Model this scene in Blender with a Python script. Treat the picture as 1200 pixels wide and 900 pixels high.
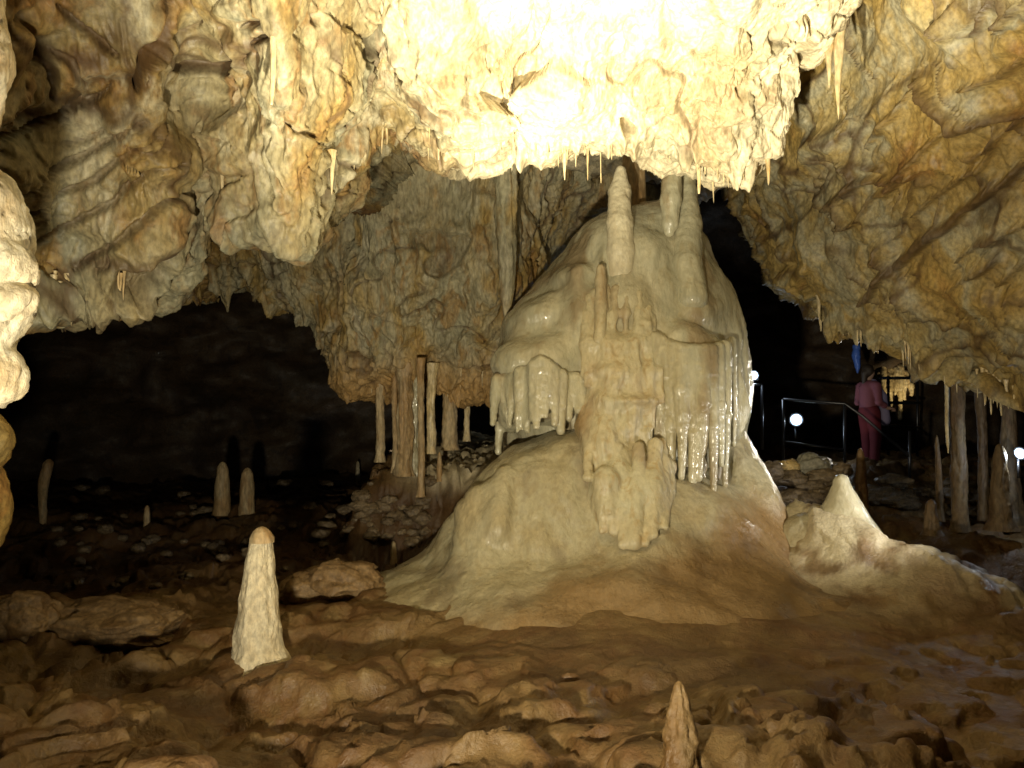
import bpy, math, random
import numpy as np
from mathutils import Vector
from mathutils.bvhtree import BVHTree

for o in list(bpy.data.objects):
    bpy.data.objects.remove(o)
scene = bpy.context.scene
C = scene.collection
random.seed(7)

# ------------------------------------------------------------------ camera
PITCH = math.radians(3.04)
F = 942.0
CAM = np.array([0.0, 0.0, 1.6])
cd = bpy.data.cameras.new('camera')
cam = bpy.data.objects.new('camera', cd)
C.objects.link(cam)
cam.location = CAM
cam.rotation_euler = (math.radians(90) + PITCH, 0, 0)
cd.sensor_width = 36
cd.lens = 36 * F / 1200
cd.clip_start = 0.05
cd.clip_end = 200
scene.camera = cam

# ------------------------------------------------------------------ world, exposure (underground: no sky light)
w = bpy.data.worlds.new('World')
scene.world = w
w.use_nodes = True
w.node_tree.nodes['Background'].inputs[0].default_value = (0.02, 0.018, 0.015, 1)
w.node_tree.nodes['Background'].inputs[1].default_value = 0.05
scene.view_settings.view_transform = 'Standard'
scene.view_settings.look = 'None'
scene.view_settings.gamma = 1
scene.view_settings.exposure = 0.0

def lamp(kind, loc, aim, power, color, size=0.08, cone=90, blend=1.0, name='flood_light'):
    l = bpy.data.lights.new(name, kind)
    l.energy = power
    l.color = color
    l.shadow_soft_size = size
    if kind == 'SPOT':
        l.spot_size = math.radians(cone)
        l.spot_blend = blend
    o = bpy.data.objects.new(name, l)
    C.objects.link(o)
    o.location = loc
    if aim is not None:
        o.rotation_euler = (Vector(aim) - Vector(loc)).to_track_quat('-Z', 'Y').to_euler()
    return o

WARM = (1.0, 0.88, 0.62)
COOL = (0.72, 0.86, 1.0)
lamp('SPOT', (-0.25, 2.6, 0.22), (0.45, 4.75, 4.6), 4700, (1.0, 0.90, 0.64), 0.06, 72, 1.0)      # floodlight aimed at the vault
lamp('SPOT', (-0.65, 0.8, 0.62), (0.15, 7.6, 3.5), 1260, WARM, 0.08, 104, 1.0)        # wide floodlight on the formation
# ------------------------------------------------------------------ maths helpers
def W(px, py, d):
    u = (np.asarray(px, float) - 600) / F
    v = (450 - np.asarray(py, float)) / F
    fy = math.cos(PITCH) - v * math.sin(PITCH)
    fz = math.sin(PITCH) + v * math.cos(PITCH)
    s = np.asarray(d, float) / fy
    return np.stack(np.broadcast_arrays(u * s, fy * s, fz * s + 1.6), -1)

def hsh(ix, iy, iz, seed):
    h = (ix.astype(np.int64) * 374761393 + iy.astype(np.int64) * 668265263 + iz.astype(np.int64) * 2147483647 + seed * 974634777) & 0xFFFFFFFF
    h = ((h ^ (h >> 13)) * 1274126177) & 0xFFFFFFFF
    h = ((h ^ (h >> 16)) * 2246822519) & 0xFFFFFFFF
    return (h ^ (h >> 15)) & 0xFFFFFFFF

def noise(p, seed=0):
    i = np.floor(p).astype(np.int64)
    f = p - i
    u = f * f * f * (f * (f * 6 - 15) + 10)
    out = np.zeros(len(p))
    for dx in (0, 1):
        wx = u[:, 0] if dx else 1 - u[:, 0]
        for dy in (0, 1):
            wy = u[:, 1] if dy else 1 - u[:, 1]
            for dz in (0, 1):
                wz = u[:, 2] if dz else 1 - u[:, 2]
                h = hsh(i[:, 0] + dx, i[:, 1] + dy, i[:, 2] + dz, seed)
                gx = ((h & 1023) / 511.5) - 1
                gy = (((h >> 10) & 1023) / 511.5) - 1
                gz = (((h >> 20) & 1023) / 511.5) - 1
                out += wx * wy * wz * (gx * (f[:, 0] - dx) + gy * (f[:, 1] - dy) + gz * (f[:, 2] - dz))
    return out * 1.1

def fbm(p, oct=4, seed=0, gain=0.5, ridged=False):
    out = np.zeros(len(p)); a = 1.0
    for k in range(oct):
        n = noise(p * (2.03 ** k) + 17.3 * k, seed + k)
        if ridged: n = 0.45 - 1.6 * np.abs(n)
        out += a * n; a *= gain
    return out

def voro(p, seed=0):
    """F1, F2, and a facet height from a random plane in each cell"""
    i = np.floor(p).astype(np.int64)
    f1 = np.full(len(p), 9.0); f2 = np.full(len(p), 9.0); fac = np.zeros(len(p))
    for dx in (-1, 0, 1):
        for dy in (-1, 0, 1):
            for dz in (-1, 0, 1):
                cx, cy, cz = i[:, 0] + dx, i[:, 1] + dy, i[:, 2] + dz
                h = hsh(cx, cy, cz, seed)
                vx = cx + 0.15 + 0.7 * (h & 1023) / 1023 - p[:, 0]
                vy = cy + 0.15 + 0.7 * ((h >> 10) & 1023) / 1023 - p[:, 1]
                vz = cz + 0.15 + 0.7 * ((h >> 20) & 1023) / 1023 - p[:, 2]
                d = np.sqrt(vx * vx + vy * vy + vz * vz)
                h2 = hsh(cx, cy, cz, seed + 91)
                gx = ((h2 & 1023) / 511.5) - 1; gy = (((h2 >> 10) & 1023) / 511.5) - 1; gz = (((h2 >> 20) & 1023) / 511.5) - 1
                fc = -(vx * gx + vy * gy + vz * gz) + 0.6 * (((h2 >> 5) & 255) / 127.5 - 1)
                m = d < f1
                f2 = np.where(m, f1, np.minimum(f2, d))
                fac = np.where(m, fc, fac)
                f1 = np.where(m, d, f1)
    return f1, f2, fac

def slabs(p, seed=0, bias=(0, 0, 0), k=0.9, g=1.0):
    """continuous surface of overlapping tilted facets that meet in sharp creases"""
    i = np.floor(p).astype(np.int64)
    out = np.full(len(p), -9.0)
    for dx in (-1, 0, 1):
        for dy in (-1, 0, 1):
            for dz in (-1, 0, 1):
                cx, cy, cz = i[:, 0] + dx, i[:, 1] + dy, i[:, 2] + dz
                h = hsh(cx, cy, cz, seed); h2 = hsh(cx, cy, cz, seed + 91)
                vx = cx + 0.1 + 0.8 * (h & 1023) / 1023 - p[:, 0]; vy = cy + 0.1 + 0.8 * ((h >> 10) & 1023) / 1023 - p[:, 1]; vz = cz + 0.1 + 0.8 * ((h >> 20) & 1023) / 1023 - p[:, 2]
                gx = bias[0] + g * (((h2 & 1023) / 511.5) - 1); gy = bias[1] + g * ((((h2 >> 10) & 1023) / 511.5) - 1); gz = bias[2] + g * ((((h2 >> 20) & 1023) / 511.5) - 1)
                out = np.maximum(out, -(gx * vx + gy * vy + gz * vz) - k * (vx * vx + vy * vy + vz * vz) + 0.35 * (((h2 >> 7) & 255) / 127.5 - 1))
    return out

def sst(a, b, x):
    t = np.clip((x - a) / (b - a), 0, 1)
    return t * t * (3 - 2 * t)

# ------------------------------------------------------------------ mesh helpers
def mesh_from(name, V, Q, attrs=None, tris=None):
    me = bpy.data.meshes.new(name)
    V = np.ascontiguousarray(V, dtype=np.float32)
    Q = np.ascontiguousarray(Q, dtype=np.int32)
    n = Q.shape[1]
    me.vertices.add(len(V)); me.vertices.foreach_set('co', V.ravel())
    me.loops.add(Q.size); me.loops.foreach_set('vertex_index', Q.ravel())
    me.polygons.add(len(Q))
    me.polygons.foreach_set('loop_start', np.arange(0, Q.size, n, dtype=np.int32))
    me.polygons.foreach_set('loop_total', np.full(len(Q), n, dtype=np.int32))
    me.polygons.foreach_set('use_smooth', np.ones(len(Q), dtype=bool))
    me.update(calc_edges=True)
    if attrs:
        for k, a in attrs.items():
            at = me.attributes.new(k, 'FLOAT', 'POINT')
            at.data.foreach_set('value', np.ascontiguousarray(a, dtype=np.float32))
    return me

def link(name, me, mat, parent=None, loc=None):
    o = bpy.data.objects.new(name, me)
    C.objects.link(o)
    if mat and not me.materials: me.materials.append(mat)
    if parent: o.parent = parent
    if loc is not None: o.location = loc
    return o

def tag(o, label=None, cat=None, group=None, kind=None):
    if label: o['label'] = label
    if cat: o['category'] = cat
    if group: o['group'] = group
    if kind: o['kind'] = kind
    return o

def empty(name, loc, label, cat, group=None):
    o = bpy.data.objects.new(name, None)
    C.objects.link(o)
    o.location = loc
    o.empty_display_size = 0.1
    return tag(o, label, cat, group)

def grid_quads(nr, nc, wrap=False):
    r = np.arange(nr - 1)[:, None]; c = np.arange(nc if wrap else nc - 1)[None, :]
    c2 = (c + 1) % nc
    return np.stack([r * nc + c, r * nc + c2, (r + 1) * nc + c2, (r + 1) * nc + c], -1).reshape(-1, 4)

def normals(V, Q):
    n = np.cross(V[Q[:, 2]] - V[Q[:, 0]], V[Q[:, 3]] - V[Q[:, 1]])
    N = np.zeros_like(V)
    for k in range(4): np.add.at(N, Q[:, k], n)
    return N / np.maximum(np.linalg.norm(N, axis=1), 1e-9)[:, None]

def catmull(P, m):
    """P: (n, ..., 3) key rows -> m rows, Catmull-Rom"""
    n = len(P)
    t = np.linspace(0, n - 1, m)
    i = np.minimum(t.astype(int), n - 2); f = (t - i).reshape(-1, *([1] * (P.ndim - 1)))
    p0 = P[np.maximum(i - 1, 0)]; p1 = P[i]; p2 = P[i + 1]; p3 = P[np.minimum(i + 2, n - 1)]
    return 0.5 * (2 * p1 + (p2 - p0) * f + (2 * p0 - 5 * p1 + 4 * p2 - p3) * f * f + (3 * p1 - p0 - 3 * p2 + p3) * f ** 3)

# surface nets -----------------------------------------------------
def smin(a, b, k):
    h = np.clip(0.5 + 0.5 * (b - a) / k, 0, 1)
    return b * (1 - h) + a * h - k * h * (1 - h)

class Sdf:
    def __init__(s): s.pr = []
    def ell(s, c, r, k=0.06): s.pr.append(('e', np.array(c, float), np.array(r, float), k)); return s
    def cap(s, a, b, ra, rb, k=0.03): s.pr.append(('c', np.array(a, float), np.array(b, float), ra, rb, k)); return s
    # pixel-measured versions: centre by pixel and distance, radii in pixels (depth radius in metres)
    def E(s, px, py, d, rx, ry, rd, k=0.06): return s.ell(W(px, py, d), (rx * d / F, rd, ry * d / F), k)
    def K(s, a, b, ra, rb, k=0.03): return s.cap(W(*a), W(*b), ra * a[2] / F, rb * b[2] / F, k)
    def mesh(s, h, floor=None):
        lo = np.full(3, 1e9); hi = -lo
        for p in s.pr:
            if p[0] == 'e': a, b = p[1] - p[2], p[1] + p[2]
            else:
                r = max(p[3], p[4]); a, b = np.minimum(p[1], p[2]) - r, np.maximum(p[1], p[2]) + r
            lo = np.minimum(lo, a); hi = np.maximum(hi, b)
        if floor is not None: lo[2] = max(lo[2], floor)
        lo -= 3 * h; hi += 3 * h
        n = np.ceil((hi - lo) / h).astype(int) + 1
        ax = [lo[k] + h * np.arange(n[k]) for k in range(3)]
        G = np.full(n, 0.5, dtype=np.float64)
        for p in s.pr:
            k = p[-1]; m = k + 4 * h
            if p[0] == 'e': a, b = p[1] - p[2] - m, p[1] + p[2] + m
            else:
                r = max(p[3], p[4]) + m; a, b = np.minimum(p[1], p[2]) - r, np.maximum(p[1], p[2]) + r
            i0 = np.clip(np.floor((a - lo) / h).astype(int), 0, n - 1); i1 = np.clip(np.ceil((b - lo) / h).astype(int) + 1, 1, n)
            if np.any(i1 <= i0): continue
            X, Y, Z = np.meshgrid(ax[0][i0[0]:i1[0]], ax[1][i0[1]:i1[1]], ax[2][i0[2]:i1[2]], indexing='ij', sparse=True)
            if p[0] == 'e':
                c, r = p[1], p[2]
                x, y, z = (X - c[0]) / r[0], (Y - c[1]) / r[1], (Z - c[2]) / r[2]
                k0 = np.sqrt(x * x + y * y + z * z)
                k1 = np.sqrt((x / r[0]) ** 2 + (y / r[1]) ** 2 + (z / r[2]) ** 2)
                D = k0 * (k0 - 1) / np.maximum(k1, 1e-6)
            else:
                A, B, ra, rb = p[1:5]
                ab = B - A; L = ab @ ab
                t = np.clip(((X - A[0]) * ab[0] + (Y - A[1]) * ab[1] + (Z - A[2]) * ab[2]) / L, 0, 1)
                D = np.sqrt((X - A[0] - t * ab[0]) ** 2 + (Y - A[1] - t * ab[1]) ** 2 + (Z - A[2] - t * ab[2]) ** 2) - (ra + (rb - ra) * t)
            sl = (slice(i0[0], i1[0]), slice(i0[1], i1[1]), slice(i0[2], i1[2]))
            G[sl] = smin(G[sl], D, k)
        G[0] = G[-1] = 0.5; G[:, 0] = G[:, -1] = 0.5; G[:, :, 0] = G[:, :, -1] = 0.5
        return surface_nets(G, lo, h)

def surface_nets(G, lo, h):
    n = np.array(G.shape)
    S = G < 0
    cs = np.zeros(n - 1, dtype=np.int8)
    for a in (0, 1):
        for b in (0, 1):
            for c in (0, 1):
                cs += S[a:n[0] - 1 + a, b:n[1] - 1 + b, c:n[2] - 1 + c]
    I = np.argwhere((cs > 0) & (cs < 8))
    idx = np.full(n - 1, -1, dtype=np.int64); idx[I[:, 0], I[:, 1], I[:, 2]] = np.arange(len(I))
    acc = np.zeros((len(I), 3)); cnt = np.zeros(len(I))
    cor = [(a, b, c) for a in (0, 1) for b in (0, 1) for c in (0, 1)]
    for p in cor:
        for ax in range(3):
            if p[ax]: continue
            q = list(p); q[ax] = 1
            ga = G[I[:, 0] + p[0], I[:, 1] + p[1], I[:, 2] + p[2]]; gb = G[I[:, 0] + q[0], I[:, 1] + q[1], I[:, 2] + q[2]]
            m = (ga < 0) != (gb < 0)
            t = ga / np.where(m, ga - gb, 1)
            pt = np.tile(np.array(p, float), (len(I), 1)); pt[:, ax] = t
            acc[m] += pt[m]; cnt[m] += 1
    V = lo + h * (I + acc / np.maximum(cnt, 1)[:, None])
    Qs = []
    for ax in range(3):
        sl0 = [slice(None)] * 3; sl1 = [slice(None)] * 3
        sl0[ax] = slice(0, n[ax] - 1); sl1[ax] = slice(1, n[ax])
        a = S[tuple(sl0)]; b = S[tuple(sl1)]
        for flip, M in ((False, a & ~b), (True, ~a & b)):
            E = np.argwhere(M)
            u, v = [(1, 2), (2, 0), (0, 1)][ax]
            E = E[(E[:, u] > 0) & (E[:, v] > 0) & (E[:, u] < n[u] - 1) & (E[:, v] < n[v] - 1)]
            def g(du, dv):
                e = E.copy(); e[:, u] += du; e[:, v] += dv
                return idx[e[:, 0], e[:, 1], e[:, 2]]
            q = np.stack([g(-1, -1), g(0, -1), g(0, 0), g(-1, 0)], 1)
            Qs.append(q[:, ::-1] if flip else q)
    return V, np.concatenate(Qs)

# ------------------------------------------------------------------ materials
def srgb(r, g, b):
    f = lambda c: (c / 12.92 if c <= 0.04045 else ((c + 0.055) / 1.055) ** 2.4)
    return (f(r), f(g), f(b), 1)

def rock(name, cols, scale=0.9, stretch=1.0, rough=(0.45, 0.75), bump=0.5, bscale=14, vein_shade=(0.07, 0.035, 0.015, 1), veins=0.8,
         white=None, fine=0.35, spec=0.5, coat=0.0, lowcol=None, lowz=(0.2, 0.8), pale=None, lowx=0.0):
    m = bpy.data.materials.new(name); m.use_nodes = True
    nt = m.node_tree; N = nt.nodes; L = nt.links
    bs = N['Principled BSDF']
    tc = N.new('ShaderNodeNewGeometry')
    mp = N.new('ShaderNodeMapping'); mp.inputs['Scale'].default_value = (1, 1, stretch)
    L.new(tc.outputs['Position'], mp.inputs['Vector'])
    def nz(sc, det=6, dist=0.0, src=mp, r=0.55):
        n = N.new('ShaderNodeTexNoise'); n.inputs['Scale'].default_value = sc; n.inputs['Detail'].default_value = det
        n.inputs['Distortion'].default_value = dist; n.inputs['Roughness'].default_value = r
        L.new(src.outputs['Vector'] if src is mp else src.outputs['Position'], n.inputs['Vector']); return n
    def mix(fac, a, b, mode='MIX'):
        x = N.new('ShaderNodeMix'); x.data_type = 'RGBA'; x.blend_type = mode
        if isinstance(fac, float): x.inputs[0].default_value = fac
        else: L.new(fac, x.inputs[0])
        for s, i in ((a, 6), (b, 7)):
            if isinstance(s, tuple): x.inputs[i].default_value = s
            else: L.new(s, x.inputs[i])
        return x.outputs[2]
    def rng(src, a, b, c, d):
        r = N.new('ShaderNodeMapRange'); r.inputs[1].default_value = a; r.inputs[2].default_value = b
        r.inputs[3].default_value = c; r.inputs[4].default_value = d; r.interpolation_type = 'SMOOTHSTEP'
        L.new(src, r.inputs[0]); return r.outputs[0]
    n1 = nz(scale, 7, 0.6)
    rp = N.new('ShaderNodeValToRGB'); L.new(n1.outputs['Fac'], rp.inputs[0])
    e = rp.color_ramp.elements
    k = len(cols)
    while len(e) < k: e.new(0.5)
    for j, c in enumerate(cols):
        e[j].position = 0.32 + 0.36 * j / max(k - 1, 1); e[j].color = c
    col = rp.outputs[0]
    n2 = nz(scale * 3.7, 8, 1.2)
    col = mix(rng(n2.outputs['Fac'], 0.5, 0.68, 0, 0.75), col, cols[0])
    if white:
        n4 = nz(scale * 2.3, 9, 0.8, r=0.65)
        col = mix(rng(n4.outputs['Fac'], 0.53, 0.66, 0, 0.85), col, white)
    if lowcol:
        sp = N.new('ShaderNodeSeparateXYZ'); L.new(tc.outputs['Position'], sp.inputs[0])
        zx = N.new('ShaderNodeMath'); zx.operation = 'MULTIPLY_ADD'; zx.inputs[1].default_value = lowx
        L.new(sp.outputs['X'], zx.inputs[0]); L.new(sp.outputs['Z'], zx.inputs[2])
        ad = N.new('ShaderNodeMath'); ad.operation = 'MULTIPLY_ADD'; ad.inputs[1].default_value = 0.9
        L.new(n1.outputs['Fac'], ad.inputs[0]); L.new(zx.outputs[0], ad.inputs[2])
        col = mix(rng(ad.outputs[0], lowz[0] + .45, lowz[1] + .45, 0.9, 0), col, lowcol)
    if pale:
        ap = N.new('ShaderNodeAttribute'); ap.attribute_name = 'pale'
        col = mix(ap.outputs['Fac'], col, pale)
    n3 = nz(34, 6)
    g = rng(n3.outputs['Fac'], 0.3, 0.7, 1 - fine, 1 + fine * 0.5)
    cg = N.new('ShaderNodeCombineColor'); [L.new(g, cg.inputs[i]) for i in range(3)]
    col = mix(1.0, col, cg.outputs[0], 'MULTIPLY')
    at = N.new('ShaderNodeAttribute'); at.attribute_name = 'vein_shade'
    vm = N.new('ShaderNodeMath'); vm.operation = 'MULTIPLY'; vm.inputs[1].default_value = veins
    L.new(at.outputs['Fac'], vm.inputs[0])
    col = mix(vm.outputs[0], col, vein_shade)
    L.new(col, bs.inputs['Base Color'])
    L.new(rng(nz(5, 5).outputs['Fac'], 0.35, 0.65, rough[0], rough[1]), bs.inputs['Roughness'])
    bs.inputs['Specular IOR Level'].default_value = spec
    if coat:
        bs.inputs['Coat Weight'].default_value = coat; bs.inputs['Coat Roughness'].default_value = 0.12
    b1 = nz(bscale, 10, 0.3, r=0.62); b2 = nz(bscale * 5, 4)
    am = N.new('ShaderNodeMath'); am.operation = 'MULTIPLY_ADD'; am.inputs[1].default_value = 0.25
    L.new(b2.outputs['Fac'], am.inputs[0]); L.new(b1.outputs['Fac'], am.inputs[2])
    bp = N.new('ShaderNodeBump'); bp.inputs['Strength'].default_value = bump; bp.inputs['Distance'].default_value = 0.035
    L.new(am.outputs[0], bp.inputs['Height']); L.new(bp.outputs[0], bs.inputs['Normal'])
    return m

def plain(name, col, rough=0.5, metal=0.0, emit=None, es=0.0, grain=0.2):
    m = bpy.data.materials.new(name); m.use_nodes = True
    nt = m.node_tree; bs = nt.nodes['Principled BSDF']
    n = nt.nodes.new('ShaderNodeTexNoise'); n.inputs['Scale'].default_value = 40; n.inputs['Detail'].default_value = 5
    r = nt.nodes.new('ShaderNodeValToRGB'); nt.links.new(n.outputs['Fac'], r.inputs[0])
    r.color_ramp.elements[0].color = tuple(c * (1 - grain) for c in col[:3]) + (1,)
    r.color_ramp.elements[1].color = tuple(min(1, c * (1 + grain)) for c in col[:3]) + (1,)
    nt.links.new(r.outputs[0], bs.inputs['Base Color'])
    bs.inputs['Roughness'].default_value = rough; bs.inputs['Metallic'].default_value = metal
    if emit:
        bs.inputs['Emission Color'].default_value = emit; bs.inputs['Emission Strength'].default_value = es
    return m

CREAM = (0.60, 0.52, 0.35, 1); GREY = (0.42, 0.37, 0.23, 1); OCHRE = (0.40, 0.285, 0.10, 1); ORANGE = (0.34, 0.20, 0.06, 1)
BROWN = (0.20, 0.095, 0.035, 1); SLATE = (0.35, 0.33, 0.22, 1); DARK = (0.07, 0.04, 0.02, 1); WHITE = (0.74, 0.68, 0.52, 1)
M_ceil = rock('vault_limestone', [(0.26, 0.14, 0.045, 1), (0.30, 0.21, 0.075, 1), (0.29, 0.235, 0.12, 1), (0.31, 0.27, 0.16, 1), (0.26, 0.25, 0.17, 1), (0.32, 0.22, 0.08, 1), (0.15, 0.075, 0.03, 1)], 0.9, 0.45, white=(0.45, 0.41, 0.28, 1), bump=0.32, pale=(0.68, 0.59, 0.40, 1))
M_right = rock('right_limestone', [(0.36, 0.25, 0.08, 1), (0.40, 0.32, 0.15, 1), (0.36, 0.33, 0.22, 1), (0.37, 0.27, 0.10, 1), (0.38, 0.26, 0.08, 1), (0.34, 0.19, 0.055, 1)], 1.0, 0.8, bump=0.35, bscale=9)
M_mid = rock('fluted_limestone', [ORANGE, OCHRE, GREY, SLATE, OCHRE], 1.1, 0.35, white=(0.5, 0.46, 0.33, 1), bump=0.6, lowcol=(0.46, 0.28, 0.10, 1), lowz=(2.0, 2.7))
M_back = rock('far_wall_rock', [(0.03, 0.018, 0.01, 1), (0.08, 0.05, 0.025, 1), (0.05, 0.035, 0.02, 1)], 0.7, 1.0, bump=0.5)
M_dome = rock('wet_flowstone', [(0.38, 0.33, 0.20, 1), (0.49, 0.45, 0.31, 1), (0.42, 0.40, 0.28, 1), (0.54, 0.50, 0.35, 1)], 1.6, 0.35, rough=(0.12, 0.34), spec=0.6, coat=0.5, bump=0.42,
              bscale=26, fine=0.12, lowcol=None, vein_shade=(0.22, 0.14, 0.06, 1), veins=0.8)
M_base = rock('mound_flowstone', [(0.36, 0.30, 0.17, 1), (0.42, 0.38, 0.25, 1), (0.40, 0.33, 0.19, 1)], 1.5, 0.45, rough=(0.2, 0.46), coat=0.15, bump=0.45,
              bscale=26, fine=0.15, lowcol=(0.23, 0.135, 0.05, 1), lowz=(0.05, 0.5), lowx=-0.28, veins=0.5)
M_core = rock('ochre_flowstone', [(0.42, 0.31, 0.15, 1), (0.54, 0.47, 0.30, 1), (0.50, 0.44, 0.28, 1), (0.54, 0.50, 0.34, 1)], 2.6, 0.45, rough=(0.18, 0.42), bump=0.4,
              bscale=24, fine=0.12, vein_shade=(0.2, 0.09, 0.03, 1), veins=0.5)
M_floor = rock('muddy_floor', [(0.15, 0.085, 0.03, 1), (0.21, 0.135, 0.055, 1), (0.14, 0.07, 0.024, 1), (0.23, 0.16, 0.068, 1)], 1.3, 1.0, rough=(0.3, 0.62), bump=0.6, bscale=16, veins=0.9, fine=0.18, vein_shade=(0.06, 0.03, 0.012, 1), pale=(0.60, 0.53, 0.36, 1))
M_white = rock('pale_calcite', [(0.66, 0.55, 0.36, 1), (0.72, 0.64, 0.46, 1), (0.62, 0.5, 0.3, 1)], 5, 0.6, bump=0.9, bscale=22, fine=0.3)
M_spire = rock('pale_spire_calcite', [(0.52, 0.45, 0.30, 1), (0.60, 0.54, 0.38, 1), (0.56, 0.5, 0.34, 1)], 3, 0.5, bump=0.4, bscale=24, rough=(0.2, 0.5), fine=0.15)
M_stal = rock('straw_calcite', [(0.62, 0.48, 0.24, 1), (0.66, 0.55, 0.34, 1), (0.52, 0.33, 0.12, 1)], 3, 0.4, bump=0.3, rough=(0.25, 0.5))
M_col = rock('column_calcite', [(0.36, 0.22, 0.09, 1), (0.5, 0.4, 0.24, 1), (0.32, 0.18, 0.07, 1)], 2.2, 0.3, bump=0.5)
M_dim = rock('shade_painted_column_rock', [(0.11, 0.062, 0.028, 1), (0.16, 0.11, 0.055, 1), (0.10, 0.058, 0.026, 1)], 2.4, 0.4, bump=0.6)  # darker rock for the right-hand columns, their dimness put into the colour
M_rub = rock('rubble_rock', [(0.10, 0.07, 0.04, 1), (0.2, 0.15, 0.09, 1), (0.14, 0.10, 0.06, 1)], 3, 1, rough=(0.25, 0.6), bump=0.7)
M_metal = plain('painted_steel', (0.10, 0.10, 0.11), 0.35, 0.8)
M_lens = plain('lit_lens', (0.9, 0.95, 1), 0.3, 0, (0.75, 0.88, 1, 1), 60)

# ------------------------------------------------------------------ cave shell (far walls, closes the cave)
def cave_shell():
    nr, nc = 130, 420
    th = np.linspace(-0.45, math.pi / 2, nr)[:, None]; ph = np.linspace(0, 2 * math.pi, nc, endpoint=False)[None, :]
    ct = np.maximum(np.cos(th), 0) ** 0.75
    V = np.stack([ct * np.cos(ph) * 15, 6 + ct * np.sin(ph) * 14, 1.0 + 5.6 * np.sin(th) + 0 * ph], -1).reshape(-1, 3)
    Q = grid_quads(nr, nc, True)[:, ::-1]
    Nn = V - np.array([0, 6, 1]); Nn /= np.linalg.norm(Nn, axis=1)[:, None]
    d = 1.6 * fbm(V * 0.25, 4, 5) + 0.5 * fbm(V * np.array([1.2, 1.2, 0.5]), 4, 9, ridged=True)
    f1, f2, fc = voro(V * 0.9, 3)
    d += 0.35 * fc
    V = V - Nn * d[:, None]
    o = link('cave_wall', mesh_from('cave_wall', V, Q, {'vein_shade': np.zeros(len(V))}), M_back)
    tag(o, kind='structure')
cave_shell()

# ------------------------------------------------------------------ rock relief used on walls and vaults
def rock_relief(V, N, amp=1.0, strata=None, flute=0.0, seed=0, big=0.22, pits=1.0, an=0.55, cob=1.0):
    wv = V + 0.22 * np.stack([fbm(V * 1.4, 3, seed + 1), fbm(V * 1.4, 3, seed + 2), fbm(V * 1.4, 3, seed + 3)], -1)
    d = big * fbm(V * 0.75, 3, seed + 4)
    A = np.array([1, 1, an])
    f1, f2, fc = voro(wv * 1.35 * A, seed + 5)
    crack = 1 - sst(0.0, 0.10, f2 - f1)
    sb = strata[1] if strata is not None else (0, 0, 0)
    bz = tuple(-0.9 * c for c in sb)
    A2 = np.array([1, 1, max(an, 0.75)])
    sl = 0.19 * slabs(wv * 1.25 * A2, seed + 30, bz, 0.8, 0.8) + 0.085 * slabs(wv * 2.6 * A2, seed + 31, bz, 0.8, 0.9) + 0.035 * slabs(wv * 6 * A2, seed + 32, bz, 0.8, 0.9)
    d += sl - sl.mean()
    d += -0.03 * crack * sst(-.1, .3, noise(V * 1.1, seed + 21))
    g1, g2, gc = voro(wv * 3.6 * A + 0.3 * noise(wv * 5)[:, None], seed + 6)
    c2 = 1 - sst(0.0, 0.14, g2 - g1)
    d += cob * 0.02 * gc * sst(0.0, 0.14, g2 - g1) - 0.010 * c2 * sst(-.1, .3, noise(V * 1.3, seed + 22))
    d += 0.02 * fbm(wv * 2.6, 4, seed + 7, ridged=True) + 0.02 * fbm(V * 11, 3, seed + 8)
    if flute:
        fl = fbm(wv * np.array([3.2, 3.2, 0.4]), 5, seed + 9, 0.55, ridged=True)
        d += flute * fl
    vein_shade = np.clip(crack * 0.9 * sst(-0.15, 0.25, fbm(V * 0.9, 2, seed + 11)) + 0.35 * c2 * sst(0, 0.3, fbm(V * 1.3, 2, seed + 12)), 0, 1)
    if strata is not None:
        msk, dirn, fr, am = strata
        s = (wv @ np.array(dirn)) * fr + 0.6 * fbm(V * 0.8, 2, seed + 10)
        saw = s - np.floor(s)
        st = sst(0, 0.72, saw) - sst(0.72, 1.0, saw)
        a2 = 0.5 + 0.9 * noise(V * 1.1, seed + 13)
        d += msk * am * st * a2
        vein_shade = np.clip(vein_shade + msk * 0.7 * (1 - sst(0.0, 0.1, np.abs(saw - 0.93))) * sst(0.2, .7, a2), 0, 1)
    lw = fbm(V * 0.8 + 0.1 * noise(V * 4, seed + 16)[:, None], 3, seed + 15)
    lc = np.maximum(1 - sst(0.0, 0.022, np.abs(lw)), (1 - sst(0.0, 0.02, np.abs(lw - 0.22))) * 0.8) * sst(-0.3, 0.1, noise(V * 1.7, seed + 17))
    d -= 0.06 * lc
    vein_shade = np.clip(vein_shade + 0.8 * lc, 0, 1)
    # deep pockets
    pk = sst(0.36, 0.52, fbm(V * 1.7 + 40, 3, seed + 14))
    d -= pits * 0.25 * pk
    vein_shade = np.clip(vein_shade + 0.6 * pk * pits, 0, 1)
    return amp * d, vein_shade

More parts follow.
